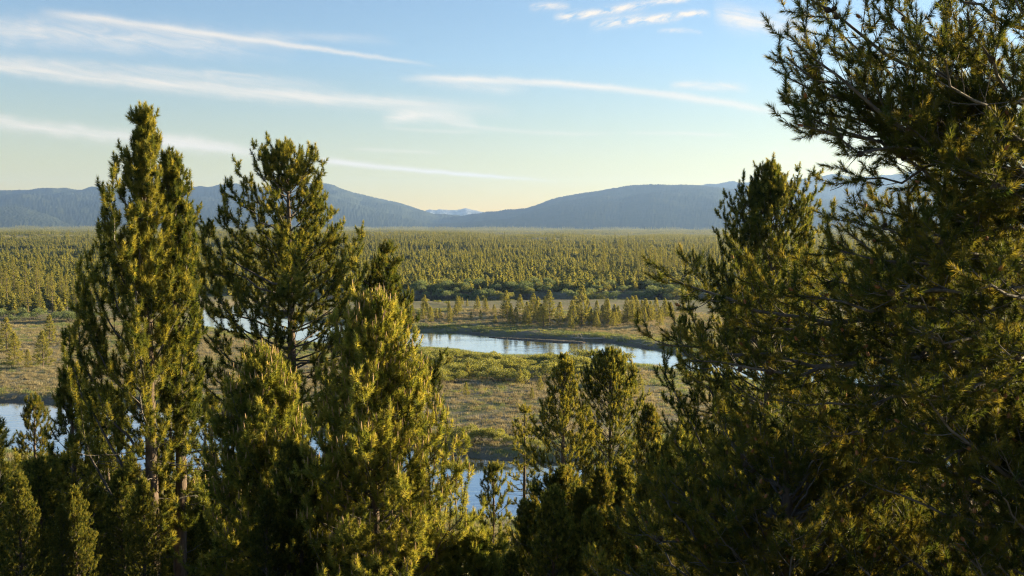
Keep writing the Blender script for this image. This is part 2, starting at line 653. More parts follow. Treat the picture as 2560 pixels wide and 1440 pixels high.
MH = hill_material('forested_hill', (.028, .038, .024), (.048, .056, .032), .02)
MS = hill_material('snowy_mountain', (.10, .11, .12), (.2, .21, .22), .004, snow=430)
ridge('hills', [(-700, 490), (-400, 482), (0, 478), (100, 479), (200, 477), (262, 470), (380, 476), (480, 477), (560, 471), (640, 470), (740, 462), (800, 458), (830, 463),
                (880, 481), (940, 495), (1000, 508), (1060, 528), (1100, 540), (1170, 547), (1240, 560), (1330, 580)], 11000, 4000, 4000, 1, MH)
ridge('hills', [(-700, 520), (-300, 505), (-60, 512), (60, 520), (130, 535), (180, 552), (240, 572)], 8200, 1500, 2500, 11, MH, rav=.1)
ridge('hills', [(930, 575), (1060, 562), (1165, 548), (1210, 536), (1240, 537), (1270, 535), (1330, 517), (1400, 494), (1450, 485), (1500, 478), (1560, 472), (1600, 468), (1630, 463), (1680, 466), (1720, 464),
                (1770, 468), (1850, 476), (1950, 488), (2100, 505), (2400, 540), (2700, 570)], 9500, 3300, 4000, 2, MH)
ridge('hills', [(1500, 570), (1640, 500), (1760, 471), (1830, 462), (1900, 456), (2000, 450), (2060, 442), (2095, 437), (2130, 445), (2200, 441), (2300, 434), (2560, 425), (3000, 440)], 13000, 3600, 1800, 3, MH)
ridge('mountains', [(980, 570), (1040, 545), (1060, 530), (1075, 525), (1088, 528), (1100, 526), (1130, 529), (1150, 526), (1165, 522), (1180, 526), (1200, 530), (1240, 538), (1300, 560), (1360, 572)], 14600, 2500, 600, 4, MS, fuzz=14, daz=.03)

# ------------------------------------------------------------------ pines


def make_pine(seed, H, base, prof, gap=.42, nb=5, e_lo=-.05, e_hi=.95, lift=.55, latgap=.23, latratio=.42, seg=.12, k=60, nl=.098, nw=.0115,
              mats=('bark', 'needle'), leaders=(), t_in=.22, trunk_r=None, bend=.25, gap_p=.1, sub=True, lateral_angle=.85, dead=True, kside=5, upl=.1, llift=.75, t_fol=.4, tips=(), steep=1.2, candles=False, kr=(.32, .85)):
    """trunk and crown meshes of a pine standing at the origin. prof(z) = reach of the branches at height z."""
    rng = np.random.default_rng(seed)
    tz = np.linspace(0, H, 14)
    tx = np.cumsum(rng.normal(0, bend / 14, 14)) * np.sin(tz / H * pi)
    ty = np.cumsum(rng.normal(0, bend / 14, 14)) * np.sin(tz / H * pi)
    TP = np.stack([tx, ty, tz], -1)
    r0 = trunk_r or (.035 + H * .0115)
    TR = r0 * (1 - tz / H) ** .85 + .008
    tb = MB()
    tubes(tb, TP[None], TR[None], 9)
    O, D, L, LF = [], [], [], []
    z = base
    while z < H - .12:
        f = (z - base) / (H - base)
        q = np.array([np.interp(z, tz, tx), np.interp(z, tz, ty), z])
        a0 = rng.uniform(0, 2 * pi)
        n = nb if f < .9 else max(3, nb - 1)
        for i in range(n):
            if rng.random() < gap_p:
                continue
            az = a0 + i * 2 * pi / n + rng.normal(0, .25)
            ll = prof(z) * rng.uniform(.72, 1.18)
            if ll < .06:
                continue
            el = e_lo + (e_hi - e_lo) * f ** .9 + rng.normal(0, .12)
            O.append(q)
            D.append([math.cos(el) * math.cos(az), math.cos(el) * math.sin(az), math.sin(el)])
            em = min(1.35, el + lift * .45)
            lb = ll / max(.3, math.cos(em))
            k_ = rng.uniform(*kr)
            while lb > .12 and (lb * math.cos(em) > k_ * prof(z + lb * math.sin(em)) or z + lb * math.sin(em) > H - .05):
                lb *= .93
            L.append(lb)
            LF.append(rng.normal(lift, .15) * (1 - .4 * f))
        z += gap * rng.uniform(.75, 1.25) * (1 - .45 * f)
    O, D, L, LF = map(np.array, (O, D, L, LF))
    B = grow(rng, O, D, L, LF, 10, .09)
    if len(tips):
        tp = []
        for q in tips:
            q = np.array(q, float)
            r = math.hypot(q[0], q[1])
            z0 = max(base * .7, q[2] - .35 - steep * r * rng.uniform(.8, 1.2))
            a = np.array([np.interp(z0, tz, tx), np.interp(z0, tz, ty), z0])
            c = a + (q - a) * np.array([.86, .86, .3])
            t = np.linspace(0, 1, 10)[:, None]
            p = a * (1 - t) ** 2 + 2 * c * t * (1 - t) + q * t * t
            p[1:-1] += rng.normal(0, .02 * r + .01, (8, 3))
            tp.append(p)
        tp = np.array(tp)
        B = np.concatenate([B, tp])
        L = np.concatenate([L, np.linalg.norm(np.diff(tp, axis=1), axis=2).sum(1)])
    cb = MB()
    return finish_pine(rng, tb, cb, B, L, TP, H, latgap, latratio, seg, k, nl, nw, mats, t_in, sub, lateral_angle, base, dead, r0, kside, upl, llift, t_fol, candles)


def finish_pine(rng, tb, cb, B, L, TP, H, latgap, latratio, seg, k, nl, nw, mats, t_in, sub, lang, base, dead, r0, kside, upl, llift, t_fol, candles=False):
    tcol = np.linspace(0, 1, B.shape[1])[None]
    tubes(cb, B, (.005 + .0075 * L[:, None]) * (1 - tcol * .85) + .002, 5, 0)
    P2, L2 = laterals(rng, B, L, latgap, latratio, t_in, lang, upl, llift, 5, minlen=.24)
    tubes(cb, P2, np.full((len(P2), 5), .0035) * np.linspace(1, .5, 5)[None] * (.6 + L2[:, None]), 3, 0)
    parts = [shoots(rng, P2, L2, t_fol, seg), shoots(rng, B, L, .55, seg)]
    if sub:
        P3, L3 = laterals(rng, P2, L2, latgap * .9, .5, .35, .85, .18, .6, 3, minlen=.2, maxlen=.34)
        parts.append(shoots(rng, P3, L3, .1, seg))
    # leader
    if TP is not None:
        n = 8
        zs = np.linspace(H - .5, H, n)
        q = np.stack([np.interp(zs, TP[:, 2], TP[:, 0]), np.interp(zs, TP[:, 2], TP[:, 1]), zs], -1)[None]
        parts.append(shoots(rng, q, np.array([.5]), .05, seg * .7))
    O, T, ln, en = [np.concatenate(x) for x in zip(*parts)]
    needles(cb, rng, O, T, ln, en, k, nl, nw, 1)
    if candles:
        w = np.where(en & (T[:, 2] > .72))[0]
        w = w[rng.random(len(w)) < .5]
        p = O[w] + T[w] * ln[w][:, None]
        d = norm(T[w] * .5 + UP)
        hl = rng.uniform(.06, .17, len(w))[:, None]
        tubes(cb, np.stack([p, p + d * hl * .5, p + d * hl], 1), np.array([[.013, .012, .004]]) * np.ones((len(w), 1)), 5, 2)
    if dead and TP is not None:
        nd = 26
        zz = rng.uniform(base * .35, base + (H - base) * .35, nd)
        o = np.stack([np.interp(zz, TP[:, 2], TP[:, 0]), np.interp(zz, TP[:, 2], TP[:, 1]), zz], -1)
        az = rng.uniform(0, 2 * pi, nd)
        el = rng.normal(-.05, .2, nd)
        d = np.stack([np.cos(el) * np.cos(az), np.cos(el) * np.sin(az), np.sin(el)], -1)
        ld = rng.uniform(.5, 1.5, nd)
        Q = grow(rng, o, d, ld, rng.normal(.1, .3, nd), 7, .2)
        tubes(cb, Q, np.linspace(.014, .003, 7)[None] * np.ones((nd, 1)), 4, 0)
        Q2, _ = laterals(rng, Q, ld, .25, .4, .2, .8, 0, 0, 4)
        tubes(cb, Q2, np.full((len(Q2), 4), .003), 3, 0)
    tm = tb.mesh('trunk', [M[mats[0]]], smooth=(0,))
    cm = cb.mesh('crown', [M['barkgrey'], M[mats[1]], M['candle']], smooth=(0,))
    return tm, cm


def place(name, meshes, loc, rz, sc, label, cat, group=None):
    r = link(name, None, None, loc, rz, sc)
    tag(r, label, cat, group)
    link('trunk', meshes[0], r)
    link('crown', meshes[1], r)
    return r


def profile(tip, D, trunkx, pts, H):
    """reach of the branches (m) by height, from half widths read off the photo at distance D."""
    px2m = D / FOC
    ys = np.array([p[0] for p in pts], float)
    ws = np.array([p[1] for p in pts], float) * px2m
    zs = np.array([at(trunkx, y, D)[2] for y in ys])
    o = np.argsort(zs)
    return zs[o], ws[o]


def hero(seed, tip, D, pts, label, group=None, name='pine_tree', cbase=None, tips=(), **kw):
    t = at(tip[0], tip[1], D)
    t[2] -= .28
    g = gz(t[0], t[1]) - .15
    H = t[2] - g
    zs, ws = profile(tip, D, tip[0], pts, H)
    pf = lambda z: float(np.interp(z + g, zs, ws))
    base = H * .25 if cbase is None else max(.8, at(tip[0], cbase, D)[2] - g)
    rt = np.random.default_rng(seed + 900)
    tw = []
    for q in tips:
        w = at(q[0], q[1], D + rt.normal(0, .35)) - np.array([t[0], t[1], g + .15])
        tw.append(w)
        for _ in range(1):   # companions of the same reach round the back and front of the crown
            r, az = math.hypot(w[0], 0) * rt.uniform(.5, .95), rt.uniform(0, 2 * pi)
            tw.append(np.array([r * math.cos(az) * .35, r * math.sin(az), max(1., w[2] - rt.uniform(.1, .7))]))
    me = make_pine(seed, H, base, pf, tips=tw, **kw)
    return place(name, me, (t[0], t[1], g), 0, 1, label, 'tree', group)


G1 = 'pines on the near bluff'
hero(11, (355, 262), 20, [(262, 6), (300, 26), (350, 38), (450, 56), (600, 88), (800, 120), (1000, 140), (1200, 140), (1400, 120)],
     'tallest narrow pine at the left, its single spire rising highest against the sky', G1, e_lo=.3, e_hi=1.2, lift=.45, gap=.36, nb=5, kr=(.28, .8), steep=1.9, gap_p=.15, cbase=1390, lateral_angle=.65, upl=.2, t_fol=.3, tips=[(378,294),(389,314),(336,358),(308,380),(286,386),(380,345),(269,439),(264,464),(258,503),(261,533),(244,561),(228,633),(208,672),(203,717),(190,760),(172,805),(165,880)])
hero(12, (428, 374), 20.6, [(374, 6), (410, 24), (470, 40), (560, 58), (700, 78), (900, 90), (1100, 85), (1300, 60)],
     'slimmer pine with a shorter spire directly right of the tallest left pine', G1, e_lo=.3, e_hi=1.2, lift=.45, gap=.36, nb=5, steep=1.9, gap_p=.15, cbase=1330, lateral_angle=.65, upl=.2, t_fol=.3, tips=[(414,383),(444,439),(405,450),(454,472),(475,520),(478,545),(461,583),(480,640),(492,700),(485,780),(480,850),(495,900)])
hero(13, (716, 346), 26, [(346, 20), (375, 62), (430, 95), (500, 130), (560, 190), (650, 235), (760, 265), (880, 290), (980, 250), (1080, 150)],
     'broad crowned dark pine with many upright top leaders and a bare reddish trunk', G1, e_lo=.0, e_hi=.75, lift=.75, gap=.46, nb=6, cbase=1090, latratio=.34, gap_p=.2, steep=.7, kr=(.5, 1.05), trunk_r=.2, upl=.05, tips=[(628,364),(653,353),(680,346),(697,350),(747,383),(789,364),(808,408),(775,372),(597,400),(578,442),(558,472),(547,511),(494,514),(497,545),(483,564),(800,478),(795,528),(822,528),(833,561),(883,617),(889,661),(894,728),(472,622),(483,661),(480,740),(470,830),(930,760),(940,850),(490,900),(610,560),(850,590)])
hero(14, (965, 598), 28, [(598, 8), (640, 30), (700, 60), (760, 95), (900, 130), (1000, 150), (1200, 120)],
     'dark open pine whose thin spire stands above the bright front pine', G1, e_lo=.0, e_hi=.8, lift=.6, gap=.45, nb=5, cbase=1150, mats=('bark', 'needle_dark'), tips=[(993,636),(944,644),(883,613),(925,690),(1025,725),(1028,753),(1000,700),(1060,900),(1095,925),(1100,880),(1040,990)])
hero(15, (936, 722), 17, [(722, 8), (780, 45), (850, 85), (950, 130), (1050, 165), (1150, 215), (1300, 270), (1440, 300)],
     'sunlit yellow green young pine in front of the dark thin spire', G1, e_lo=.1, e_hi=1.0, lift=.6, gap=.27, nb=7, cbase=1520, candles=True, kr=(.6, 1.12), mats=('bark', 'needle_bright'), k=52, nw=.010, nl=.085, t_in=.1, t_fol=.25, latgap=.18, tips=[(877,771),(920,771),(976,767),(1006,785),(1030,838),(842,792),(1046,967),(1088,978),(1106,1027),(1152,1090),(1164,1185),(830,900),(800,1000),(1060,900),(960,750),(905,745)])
hero(16, (656, 862), 18, [(862, 8), (920, 50), (1000, 95), (1100, 130), (1200, 160), (1300, 190), (1440, 210)],
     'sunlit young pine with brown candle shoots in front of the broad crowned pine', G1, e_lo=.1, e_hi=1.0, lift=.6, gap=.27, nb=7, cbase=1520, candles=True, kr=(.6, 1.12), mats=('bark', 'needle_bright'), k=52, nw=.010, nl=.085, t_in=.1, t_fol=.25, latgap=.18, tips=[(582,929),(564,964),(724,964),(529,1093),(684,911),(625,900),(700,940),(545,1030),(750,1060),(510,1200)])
hero(17, (86, 985), 40, [(985, 8), (1030, 40), (1080, 62), (1180, 85), (1300, 90)],
     'bluish dark pine standing before the water at the far left', G1, e_lo=.0, e_hi=.9, cbase=1350, mats=('bark', 'needle_dark'))
hero(18, (-25, 1035), 20, [(1035, 10), (1100, 50), (1200, 85), (1300, 105), (1440, 120)],
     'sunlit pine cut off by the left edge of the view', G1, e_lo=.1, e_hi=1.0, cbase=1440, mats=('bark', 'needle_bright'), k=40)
hero(19, (176, 908), 22, [(908, 6), (960, 35), (1030, 70), (1150, 115), (1300, 150), (1440, 160)],
     'small pine crowded against the left side of the tallest pine', G1, e_lo=.1, e_hi=1.0, cbase=1440)
hero(27, (262, 955), 27, [(955, 6), (1000, 40), (1060, 85), (1150, 115), (1250, 130), (1400, 130)],
     'brownish pine behind the foot of the tallest left pine, before the near water', G1, kr=(.5, 1.), e_lo=.05, e_hi=1.0, cbase=1420)
hero(29, (1186, 1322), 17, [(1322, 8), (1360, 50), (1400, 85), (1440, 110), (1500, 130)],
     'low bushy sunlit pine at the bottom, under the near blue water', G1, kr=(.6, 1.1), e_lo=.05, e_hi=1.0, gap=.26, nb=7, t_in=.1, t_fol=.25, cbase=1560, mats=('bark', 'needle_bright'))
hero(28, (528, 985), 31, [(985, 6), (1030, 30), (1120, 62), (1250, 80), (1400, 90)],
     'half hidden pine in the gap between the two tall left pines, before the near water', G1, kr=(.5, 1.), e_lo=.05, e_hi=1.0, cbase=1400)
hero(21, (1312, 1010), 48, [(1010, 8), (1050, 28), (1100, 40), (1200, 48), (1300, 40)],
     'slender pine with a visible pale trunk beside the near blue water', G1, kr=(.65, 1.1), e_lo=-.1, e_hi=.8, gap=.6, cbase=1260, gap_p=.25)
hero(22, (1411, 882), 44, [(882, 6), (930, 28), (1000, 65), (1100, 100), (1200, 120), (1350, 120)],
     'thin pointed pine with pale trunk in the middle, left of the forked top', G1, kr=(.65, 1.1), e_lo=.05, e_hi=.95, cbase=1300, tips=[(1395,920),(1428,915),(1380,960),(1445,970),(1360,1010),(1460,1040)])
hero(23, (1527, 866), 46, [(866, 24), (890, 50), (940, 75), (1050, 105), (1200, 120), (1350, 120)],
     'dark trunked pine with a forked top overlapping the silver river', G1, kr=(.65, 1.1), e_lo=.1, e_hi=1.1, cbase=1290, tips=[(1475,880),(1495,884),(1545,880),(1560,895),(1505,872),(1470,930),(1585,960)])
hero(24, (1622, 1008), 42, [(1008, 6), (1050, 25), (1120, 45), (1250, 60), (1400, 60)],
     'small shaded pine between the forked pine and the big right hand pine', G1, kr=(.65, 1.1), e_lo=.2, e_hi=1.1, cbase=1400, mats=('bark', 'needle_dark'))
hero(25, (1232, 1150), 36, [(1150, 6), (1200, 35), (1260, 60), (1350, 80), (1440, 90)],
     'low pine poking up before the near blue water', G1, kr=(.4, .8), e_lo=.1, e_hi=.9, cbase=1440)
hero(26, (1405, 1165), 22, [(1165, 14), (1220, 70), (1300, 115), (1440, 140)],
     'dense pine with upright shaded shoots at the bottom centre', G1, kr=(.65, 1.1), e_lo=.5, e_hi=1.25, lift=.4, cbase=1440, mats=('bark', 'needle_dark'), tips=[(1370,1190),(1435,1180),(1340,1230),(1470,1220),(1495,1270),(1320,1290),(1400,1210)])
hero(31, (1926, 402), 30, [(402, 10), (440, 35), (500, 85), (580, 112), (700, 165), (800, 215), (900, 245), (1000, 265), (1200, 270), (1350, 200)],
     'tall golden lit pine standing behind the near branches on the right', G1, e_lo=-.05, e_hi=.9, lift=.6, kr=(.55, 1.08), gap=.42, nb=7, cbase=1330, trunk_r=.2, tips=[(1901,403),(1935,403),(1875,457),(1824,471),(1811,505),(1814,549),(1960,428),(1999,418),(2023,428),(2042,437),(1743,641),(1800,600),(1790,680),(1720,720),(1700,800),(2080,520),(1660,860),(1850,440)])

# ------------------------------------------------------------------ the near pines at the right, close to the viewer
def bez(a, c, b, n):
    t = np.linspace(0, 1, n)[:, None]
    return a * (1 - t) ** 2 + 2 * c * t * (1 - t) + b * t * t


def near_pine(seed, tx, D, top, targets, rnd, label, base_el=.1, nrand_reach=1.8, k=72, nl=.06, nw=.0044, seg=.09, cones=40, mats=('bark', 'needle_dark'), zlo=1.2, side=None):
    rng = np.random.default_rng(seed)
    b0 = at(tx, 800, D)
    g = gz(b0[0], b0[1]) - .2
    root = np.array([b0[0], b0[1], g])
    H = at(tx, top, D)[2] - g
    tb, cb = MB(), MB()
    zz = np.linspace(0, H, 14)
    TP = np.stack([.06 * np.sin(zz), .05 * np.cos(zz * 1.3), zz], -1)
    tubes(tb, TP[None], (.15 * (1 - zz / H) ** .8 + .012)[None], 12)
    B = []
    for (px, py, dd, rise) in targets:
        tip = at(px, py, D + dd) - root
        r = math.hypot(tip[0], tip[1])
        z0 = np.clip(tip[2] - rise * r, .4, H - .3)
        a = np.array([np.interp(z0, zz, TP[:, 0]), np.interp(z0, zz, TP[:, 1]), z0])
        mid = a * .45 + tip * .55
        mid[2] = min(a[2], tip[2]) * .7 + max(a[2], tip[2]) * .3 - .06 * r
        mid[:2] += rng.normal(0, .07 * r, 2)
        c = bez(a, mid, tip, 12)
        c[1:-1] += rng.normal(0, .012 * r, (10, 3))
        B.append(c)
    for i in range(rnd):
        z0 = zlo + (H - zlo - .3) * (i + rng.random()) / rnd
        f = z0 / H
        az = rng.uniform(0, 2 * pi) if side is None else rng.normal(side[0], side[1])
        reach = nrand_reach * (1 - f) ** .7 * rng.uniform(.6, 1.1) + .25
        el = base_el + .7 * f + rng.normal(0, .15)
        a = np.array([np.interp(z0, zz, TP[:, 0]), np.interp(z0, zz, TP[:, 1]), z0])
        d = np.array([math.cos(el) * math.cos(az), math.cos(el) * math.sin(az), math.sin(el)])
        tip = a + d * reach + UP * reach * .25
        mid = a + d * reach * .55 - UP * .05 * reach
        c = bez(a, mid, tip, 12)
        c[1:-1] += rng.normal(0, .012 * reach, (10, 3))
        B.append(c)
    B = np.array(B)
    L = np.linalg.norm(np.diff(B, axis=1), axis=2).sum(1)
    tcol = np.linspace(0, 1, 12)[None]
    tubes(cb, B, (.004 + .0075 * L[:, None]) * (1 - tcol * .85) + .002, 7, 0)
    P2, L2 = laterals(rng, B, L, .11, .34, .2, .85, .14, .6, 6, minlen=.2, maxlen=1.)
    tubes(cb, P2, np.linspace(.005, .003, 6)[None] * (.4 + L2[:, None]), 4, 0)
    P3, L3 = laterals(rng, P2, L2, .11, .5, .35, .85, .16, .6, 4, minlen=.16, maxlen=.36)
    tubes(cb, P3, np.linspace(.003, .002, 4)[None] * np.ones((len(P3), 1)), 3, 0)
    parts = [shoots(rng, P2, L2, .5, seg), shoots(rng, P3, L3, .2, seg), shoots(rng, B, L, .88, seg)]
    O, T, ln, en = [np.concatenate(x) for x in zip(*parts)]
    needles(cb, rng, O, T, ln, en, k, nl, nw, 1, spread=.92)
    # bare dead twigs
    Q, LQ = laterals(rng, B, L, .35, .22, .1, .9, -.1, .2, 6, minlen=.15, maxlen=.6)
    tubes(cb, Q, np.linspace(.005, .002, 6)[None] * np.ones((len(Q), 1)), 3, 0)
    rt = link('pine_tree', None, None, root)
    tag(rt, label, 'tree', G2)
    link('trunk', tb.mesh('trunk', [M[mats[0]]], smooth=(0,)), rt)
    link('crown', cb.mesh('crown', [M['barkgrey'], M[mats[1]]], smooth=(0,)), rt)
    # brown pollen cones at shoot tips
    tipi = np.where(en)[0]
    pc = MB()
    ch = rng.choice(tipi, min(len(tipi), 260), replace=False)
    for i in ch:
        p = O[i] + T[i] * ln[i]
        q = np.stack([p - T[i] * .012, p + T[i] * .012, p + T[i] * .03])
        tubes(pc, q[None], np.array([[.012, .013, .003]]), 6, 0)
    po = link('pollen_cones', pc.mesh('pollen_cones', [M['pollen']], smooth=(0,)), rt)
    po['kind'] = 'stuff'
    # woody cones along the branches
    for j in range(cones):
        bi = rng.integers(0, max(1, min(len(B), len(targets))))
        t = rng.uniform(.45, .95)
        p, d = interp(B, np.array([bi]), np.array([t]))
        off = norm(rng.normal(0, 1, 3)) * .03
        link('pine_cone', CONE, rt, p[0] + off, rng.uniform(0, 6.3), rng.uniform(.8, 1.15)).rotation_euler = tuple(rng.uniform(0, 6.3, 3))
    return rt


def cone_mesh():
    mb = MB()
    n, rows = 10, 9
    for i in range(rows):
        f = i / (rows - 1)
        r = .021 * math.sin(pi * (.18 + .78 * f)) + .002
        z = -.03 + .058 * f
        for j in range(n):
            a = (j + .5 * (i % 2)) * 2 * pi / n
            a1, a2 = a - .33, a + .33
            c = lambda q, rr, zz: (rr * math.cos(q), rr * math.sin(q), zz)
            mb.add([c(a1, r * .55, z), c(a2, r * .55, z), c(a2 - .1, r * 1.05, z + .004), c(a1 + .1, r * 1.05, z + .004), c(a, r * .6, z + .011)],
                   [[0, 1, 2], [0, 2, 3], [3, 2, 4]])
        mb.add([(r * .6 * math.cos(q), r * .6 * math.sin(q), z) for q in np.arange(6) * pi / 3] + [(r * .6 * math.cos(q), r * .6 * math.sin(q), z + .008) for q in np.arange(6) * pi / 3],
               [[q, (q + 1) % 6, 6 + (q + 1) % 6, 6 + q] for q in range(6)])
    return mb.mesh('pine_cone', [M['cone']])


CONE = cone_mesh()
G2 = 'large near pines on the right'
near_pine(41, 2740, 8.0, -900, [
    (1985, -40, -.3, .35), (1968, 85, -.5, .42), (1968, 145, -.2, .30), (1972, 195, .1, .25), (1972, 252, .2, .16), (1968, 284, -.2, .14), (2005, 314, -.4, .10),
    (2040, 330, .3, .02), (2060, 40, .4, .5), (2150, -60, .6, .6), (2230, 60, -.6, .4), (2150, 200, .9, .25), (2250, 300, -.9, .2), (2320, 120, -1.2, .3), (2250, -150, 0, .5), (2420, 40, -1.4, .3),
    (2330, 400, -.9, .1), (2450, 430, -1.2, .1), (2310, 470, .4, .12), (2420, 470, .3, .1), (2540, 500, -1., .1), (2380, 330, .3, .1), (2100, 460, .2, -.32), (2380, 520, -.8, .1), (2330, 600, -1., .05), (2250, 570, .2, .1), (2180, 520, .5, .15), (2110, 545, .1, .12), (2060, 620, -.2, .06), (1990, 690, .3, .06), (1965, 740, -.1, .02),
    (2200, 720, -1., .0), (1690, 705, .6, .12), (1650, 862, .8, -.02), (1720, 902, .2, -.06), (1850, 800, .4, .02), (2000, 880, -.3, -.05), (2130, 960, -.8, -.1), (2300, 840, -1.3, 0),
    (2350, 1000, -1.4, -.1), (1940, 1000, .1, -.12), (2060, 1090, -.2, -.12), (2240, 1150, -.9, -.15), (2450, 700, -1.5, .05), (2480, 350, -1.3, .15), (2500, 900, -1.6, 0)],
    62, 'largest closest pine at the right edge, long cone bearing branches reaching across the sky', nrand_reach=2.6, cones=70, zlo=1.5)
near_pine(42, 2400, 10.5, 540, [
    (2100, 560, -.3, .5), (2190, 500, -.5, .8), (2120, 640, .3, .3), (2060, 760, .1, .2), (2080, 870, -.2, .15), (2060, 980, -.3, .1), (2000, 1090, 0, .1), (2400, 640, -.6, .3), (2480, 800, -.5, .2)],
    105, 'dark green near pine with brown pollen cones, in front of the golden lit pine', nrand_reach=2.3, cones=16, zlo=.8)
near_pine(43, 1960, 9.0, 1120, [
    (1640, 1240, 0, .2), (1560, 1330, -.3, .15), (1720, 1170, .3, .5), (1850, 1130, -.2, .8), (2050, 1120, -.3, .8), (1500, 1420, 0, .05)],
    85, 'low dark pine filling the bottom right foreground', nrand_reach=2.0, cones=10, zlo=.3)
near_pine(44, 2650, 7.5, 1010, [(2150, 1200, -.3, .3), (2250, 1080, .2, .5), (2550, 1000, 0, .6)],
    75, 'shaded young pine in the bottom right corner of the view', nrand_reach=1.7, cones=8, zlo=.2)

# ------------------------------------------------------------------ pines further down the slope and across the river
kw = dict(sub=False, dead=False, kside=3)
def lod(seed, H, wid, shape, basef, k=11, nl=.26, nw=.075, seg=.26, gap=.48, nb=7, latgap=.3, mats=('bark', 'far_needle'), **q):
    pf = {'cone': lambda z: wid * max(0, 1 - z / H) ** .75 + .12, 'col': lambda z: wid * min(1, max(0, 1 - z / H) * 2.2) ** .8 * (.75 + .25 * math.sin(z * 2.1)) + .1}[shape]
    a = dict(sub=False, dead=False, e_lo=-.05, e_hi=.8, lift=.4, bend=.2)
    a['kr'] = (.7, 1.05)
    a.update(q)
    return make_pine(seed, H, H * basef, pf, gap=gap, nb=nb, latgap=latgap, seg=seg, k=k, nl=nl, nw=nw, mats=mats, **a)


YOUNG = [lod(100 + i, 8, [2.7, 3.2, 2.3, 3.0, 3.5][i], 'cone', [.06, .1, .05, .14, .08][i]) for i in range(5)]
TALL = [lod(120 + i, 17, [3.2, 2.7, 3.6, 2.6][i], ['col', 'col', 'cone', 'cone'][i], [.3, .38, .2, .25][i], gap=.75) for i in range(4)]
FILL = [make_pine(140 + i, 9, .5, (lambda w: lambda z: w * max(0, 1 - z / 9) ** .7 + .1)([2.4, 2.9, 2.1, 2.6][i]), gap=.36, nb=6, seg=.15, k=30, nl=.12, nw=.015, t_in=.12, t_fol=.3, kr=(.6, 1.05), e_lo=.05, e_hi=1., mats=('bark', ['needle', 'needle', 'needle_dark', 'needle'][i])) for i in range(4)]
rs = np.random.default_rng(77)


def put(pool, px, py, hpx, label, group, i=None, name='pine_tree', cat='tree', wscale=1., nomH=8., parts=('trunk', 'crown')):
    q = onplane(px, py, 1.2)
    z = gz(*q)
    hh = hpx * q[1] / FOC
    me = pool[rs.integers(len(pool)) if i is None else i]
    s = hh / nomH
    r = link(name, None, None, (q[0], q[1], z - .08), rs.uniform(0, 6.3), (s * wscale, s * wscale, s))
    tag(r, label, cat, group)
    for pn, d in zip(parts, me):
        link(pn, d, r)
    return r


def wet(px, py):
    q = onplane(px, py, 1.2)
    h, sd, _ = height(np.array([q[0]]), np.array([q[1]]), True)
    return sd[0] < 2.


gi = 'pines on the meadow between the river arms'
put(YOUNG, 1455, 812, 100, 'tallest pine of the grove on the far river meadow', gi, 1, wscale=.9)
put(YOUNG, 1373, 806, 80, 'second tall pine in the far meadow grove, left of the tallest one', gi, 3)
put(YOUNG, 1265, 795, 68, 'broad pine standing apart at the left end of the far meadow grove', gi, 0)
put(YOUNG, 1580, 802, 62, 'rounded pine standing at the right part of the far meadow grove', gi, 4, wscale=.85)
lab = 'small golden lit pine among the crowd on the far river meadow'
for a in [(1437, 798, 58), (1518, 796, 52), (1492, 803, 52), (1605, 796, 46), (1640, 792, 48), (1662, 797, 52), (1290, 808, 42), (1315, 814, 38), (1345, 798, 55), (1400, 810, 58), (1478, 815, 44),
          (1545, 810, 46), (1427, 823, 38), (1238, 808, 24), (1143, 783, 40), (1155, 765, 21), (1168, 766, 18), (1195, 768, 22), (1211, 766, 22), (1121, 768, 13), (1330, 790, 50), (1300, 786, 48)]:
    put(YOUNG, *a, lab, gi)
n = 0
while n < 70:
    z = rs.choice(4, p=[.2, .14, .52, .14])
    x0, x1, y0, y1, h0, h1 = [(1010, 1150, 780, 808, 24, 44), (1130, 1340, 776, 802, 16, 38), (1255, 1670, 790, 819, 32, 58), (1500, 1980, 785, 808, 26, 48)][z]
    px, py = rs.uniform(x0, x1), rs.uniform(y0, y1)
    if wet(px, py):
        continue
    put(YOUNG, px, py, rs.uniform(h0, h1), lab, gi)
    n += 1
gl = 'scattered pines on the left meadow'
for a, l, i in [((38, 912, 78), 'dark full pine left of the bare trunked pine on the left meadow', 1), ((108, 922, 94), 'airy pine with a bare lower trunk casting a long shadow on the left meadow', 3),
                ((125, 858, 74), 'golden pine rising behind the bare trunked pine on the left meadow', 0), ((18, 880, 86), 'sunlit pine at the edge of the left meadow, behind the dark full pine', 4),
                ((70, 920, 46), 'small pine between two bigger pines on the left meadow', 2), ((168, 908, 30), 'little pine right of the bare trunked pine on the left meadow', 2),
                ((180, 862, 26), 'tiny pine far right on the left meadow near the forest edge', 0)]:
    put(YOUNG, *a, l, gl, i, wscale=1.05)
gn = 'small pines on the meadow behind the near water'
for a in [(1170, 950, 46), (1165, 998, 36), (1258, 962, 26), (1300, 966, 40), (1350, 985, 36), (1330, 1006, 30), (1385, 938, 36), (1066, 934, 30), (1100, 932, 36), (1132, 934, 32), (1080, 1000, 24), (1560, 960, 40), (1600, 980, 44), (1590, 1000, 36), (800, 930, 40), (560, 900, 40)]:
    if not wet(a[0], a[1]):
        put(YOUNG, *a, 'small pine scattered among pale shrubs on the near meadow', gn)
gg = 'tall pines of the left forest edge'
for i in range(48):
    px, py = rs.uniform(-130, 560), rs.uniform(742, 792)
    if px > 260:
        py = rs.uniform(728, 752)
    if wet(px, py):
        continue
    put(TALL, px, py, rs.uniform(55, 112) * (1 if px < 260 else .7), 'tall shaded pine in the dense stand behind the left meadow', gg, nomH=17.)
gr = 'tall pines beyond the far channel'
